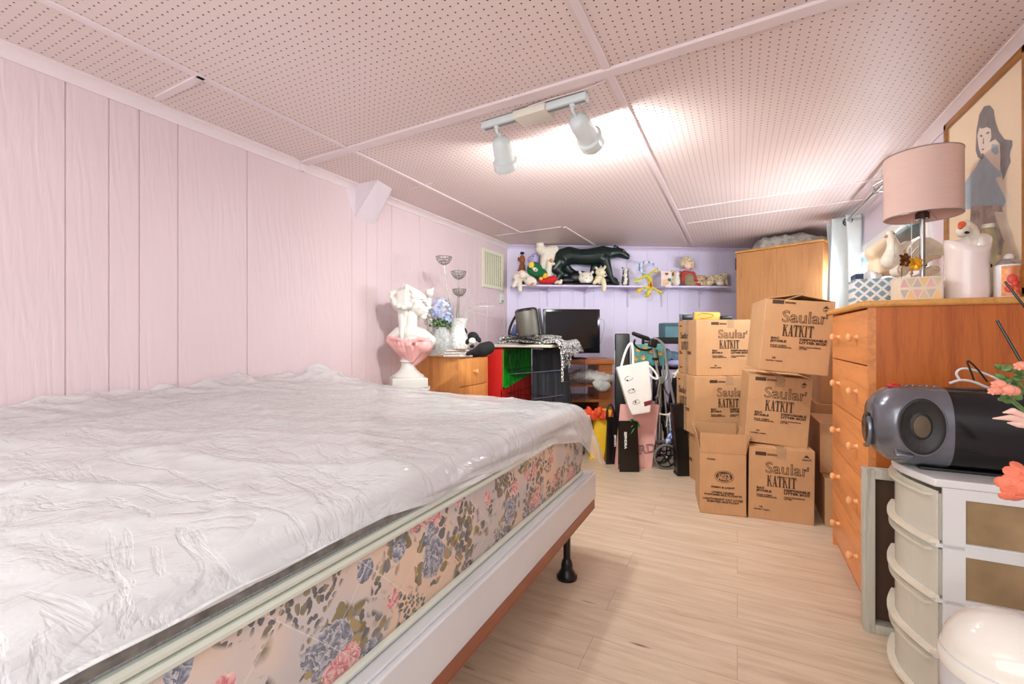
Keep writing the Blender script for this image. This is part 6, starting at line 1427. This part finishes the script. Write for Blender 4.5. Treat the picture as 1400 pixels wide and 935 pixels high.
# front end: display, dial, buttons
Re = rotm(0, -90, 0)
MB().lathe([(.05, 0), (.05, .006), (.044, .010), (0, .010)], (-hw+.0, .0, cz-.02), 32, Re, sx=1.0, sy=.95).build('disc_door', m_bks, sr)
MB().tube([(-hw-.008, .056*math.cos(a), cz-.02+.056*math.sin(a)) for a in [math.pi*(.75+i*.06) for i in range(14)]], .006, n=8).build('door_handle', m_slv, sr)
MB().box((-hw+.018, -.01, cz+.078), (.004, .07, .028), ry=40, bev=.001).build('display', M('grey_display', (120, 104, 92), .15), sr)
MB().ell((-hw+.062, -.0, cz+rzz*.99), (.018, .02, .008)).build('red_button', m_redp, sr)
m = MB()
for i in range(5): m.ell((-hw+.095+i*.016, -.01+.006*(i % 2), cz+rzz*1.01), (.006, .008, .004), n=10)
m.build('button', m_slv, sr)
MB().box((-hw+.065, -ry*.80, cz-.075), (.045, .02, .028), rx=-35, bev=.006).build('corner_grip', m_slv, sr)
MB().box((.05, 0, .002), (hw*1.5, .12, .012), bev=.003).build('foot_plate', m_blk, sr)
MB().box((.08, -.02, cz+rzz-.001), (.26, .03, .006), bev=.002).build('cover_seam', M('brown_black_lid', (60, 44, 38), .3), sr)
def aim(px, py, v): return on_v(px, py, v)-sr.location
p0 = aim(1363, 438, 1.80); p1 = aim(1402, 505, 1.77); p2 = p1+(p1-p0)*.65; p2.z = max(p2.z, cz+.08)
MB().tube([p0, p1, p2], .0036, n=8).tube([p2, Vector((.215, 0, cz+.08))], .005).build('antenna', m_blk, sr)
p0 = aim(1374, 385, 1.76); p1 = aim(1402, 421, 1.74)
MB().tube([p0, p1, Vector((.22, .0, cz+.08))], .0030, n=8).build('antenna', m_blk, sr)
# cables behind
cbl = thing('white_cable', 'loop of white cable lying on top behind the boombox', 'cable', on_v(1330, 520, 1.93), 0)
pts = [on_v(x, y, 1.915) for x, y in ((1298, 524), (1312, 519), (1330, 521), (1352, 531), (1375, 540), (1398, 548))]; pt2 = [on_v(x, y, 1.93) for x, y in ((1312, 519), (1306, 510), (1314, 503), (1330, 505), (1350, 512), (1368, 520), (1392, 528))]
MB().tube(pts, .004, smooth=2).tube(pt2, .0035, smooth=2).build('cord', m_pl, cbl, world=True)
pts = [on_v(x, y, 1.925) for x, y in ((1333, 524), (1327, 506), (1321, 493), (1326, 494), (1338, 506), (1350, 522))]
tag(MB().tube(pts, .0026, smooth=2).build('black_cable', m_blk), 'thin black cable loop rising behind the boombox', 'cable')
# ================================================================== FLOWERS AT THE RIGHT EDGE
fv = thing('floor_vase', 'tall slender vase with artificial flowers leaning in at the right edge', 'vase', tuple(on_z(1530, 900, .2).xy)+(0,), TH)
fx = at(1480, 700, .98); fv.location = (fx.x, fx.y, 0); fv.matrix_basis = Matrix.Translation((fx.x, fx.y, 0)) @ Matrix.Rotation(TH, 4, 'Z')
MB().lathe([(.045, 0), (.055, .02), (.06, .2), (.045, .42), (.035, .5), (.042, .53), (.036, .53), (.03, .5), (0, .48)], (0, 0, 0), 28).build('vessel', m_pl, fv)
fl = lambda x, y, Y: fv.matrix_basis.inverted() @ at(x, y, Y)
m_gl = M('waxy_green_leaf', (96, 134, 70), .4, var=.3, vs=50)
fo = thing('artificial_bouquet', 'artificial bouquet of coral buds, green leaves and orange rose at right edge', 'flowers', at(1480, 620, .98), TH)
gl = lambda x, y, Y=.98: fo.matrix_basis.inverted() @ at(x, y, Y)
root = gl(1480, 690); m = MB()
for q in ((1378, 545), (1390, 520), (1395, 660), (1390, 568), (1365, 530), (1398, 505)): e = gl(*q); m.tube([root, (root+e)/2+Vector((.0, 0, .05)), e], .0026, n=6, smooth=2)
m.build('stems', m_gl, fo)
m = MB(); random.seed(11)
for i in range(30):
    x, y = random.uniform(1362, 1412), random.uniform(500, 548)
    if x < 1368 and y > 520: continue
    m.ell(gl(x, y, .98+random.uniform(-.03, .03)), (.0115, .008, .005), rx=random.uniform(-40, 40), ry=random.uniform(-60, 60), n=10)
m.build('leaves', m_gl, fo)
m = MB(); cor = M('coral_petal', (248, 160, 134), .55, var=.12, vs=60, sss=.1)
for x, y, r_ in ((1376, 532, .013), (1367, 525, .010), (1362, 534, .009), (1385, 534, .011), (1398, 500, .010)): m.ell(gl(x, y, .95), (r_*1.2, r_, r_*.9), ry=20, n=12); petals(m, gl(x-6, y+1, .95), r_*.8, (-1, -.5, 0), 5)
m.build('coral_bud', cor, fo)
m = MB()
for q in ([(1402, 570), (1385, 562), (1372, 564)], [(1402, 576), (1382, 571), (1358, 572)], [(1405, 582), (1392, 580), (1378, 578)]):
    m.limb([(gl(q[0][0], q[0][1], .92), .006), (gl(q[1][0], q[1][1], .92), .0065), (gl(q[2][0], q[2][1], .92), .0015)], 8)
m.build('lily_petal', M('pale_peach_petal', (248, 206, 190), .5), fo)
m = MB(); cR = gl(1398, 662, .88)
for i in range(22):
    a = i*2.4; r_ = .0075*math.sqrt(i); nn_ = Vector((math.cos(a), -.9, math.sin(a)))
    q_ = nn_.to_track_quat('Z', 'Y').to_matrix().to_4x4()
    v = bmesh.ops.create_uvsphere(m.bm, u_segments=10, v_segments=6, radius=1)['verts']; m._new(v, Matrix.Translation(cR+Vector((r_*math.cos(a), -.012+r_*.6, r_*math.sin(a)))) @ q_ @ Matrix.Diagonal((.013, .012, .003, 1)))
m.build('rose', M('orange_rose_petal', (244, 128, 98), .6, var=.15, vs=70), fo)
# ================================================================== DOMED BIN BOTTOM RIGHT
bc = at(1384, 880, .86)
bn = thing('domed_bin', 'white round waste bin with glossy dome lid at the lower right', 'bin', (bc.x, bc.y, 0), TH)
zl = H-(904-460)*.86/F
rb_ = .101
m = MB().lathe([(rb_*.78, 0), (rb_*.82, .01), (rb_*.97, zl-.04), (rb_*1.0, zl-.035), (rb_*1.0, zl), (0, zl)], (0, 0, 0), 48); m.build('bucket', M('white_bin_plastic', (226, 224, 224), .3), bn)
dome = [(rb_*1.03, zl-.03), (rb_*1.045, zl-.02), (rb_*1.03, zl-.008), (rb_*.98, zl)]+[(rb_*.98*math.cos(a), zl+.088*math.sin(a)) for a in [i*math.pi/20 for i in range(1, 10)]]+[(0, zl+.088)]
MB().lathe(dome, (0, 0, 0), 56).build('dome_lid', M('glossy_cream_plastic', (238, 232, 222), .12, var=.01), bn)
MB().ell((.0, -rb_*.93, zl+.034), .0035).build('lid_mark', M('grey_mark', (90, 90, 92)), bn)
m = MB(); m.grid(lambda a, b: ((rb_*(.99+.035*noise.noise(Vector((a*14, b*3, 0)))+.25*b*b*max(0, math.cos(2*math.pi*a-math.pi*1.12)))*math.cos(2*math.pi*a)), (rb_*(.99+.035*noise.noise(Vector((a*14, b*3, 2)))+.2*b*b)*math.sin(2*math.pi*a)), zl-.02-.22*b), 60, 14)
m.build('bin_liner', M('translucent_bag_film', (234, 232, 236), .25, alpha=.7, bump=.6, bs=18), bn, ang=180, normals=False)
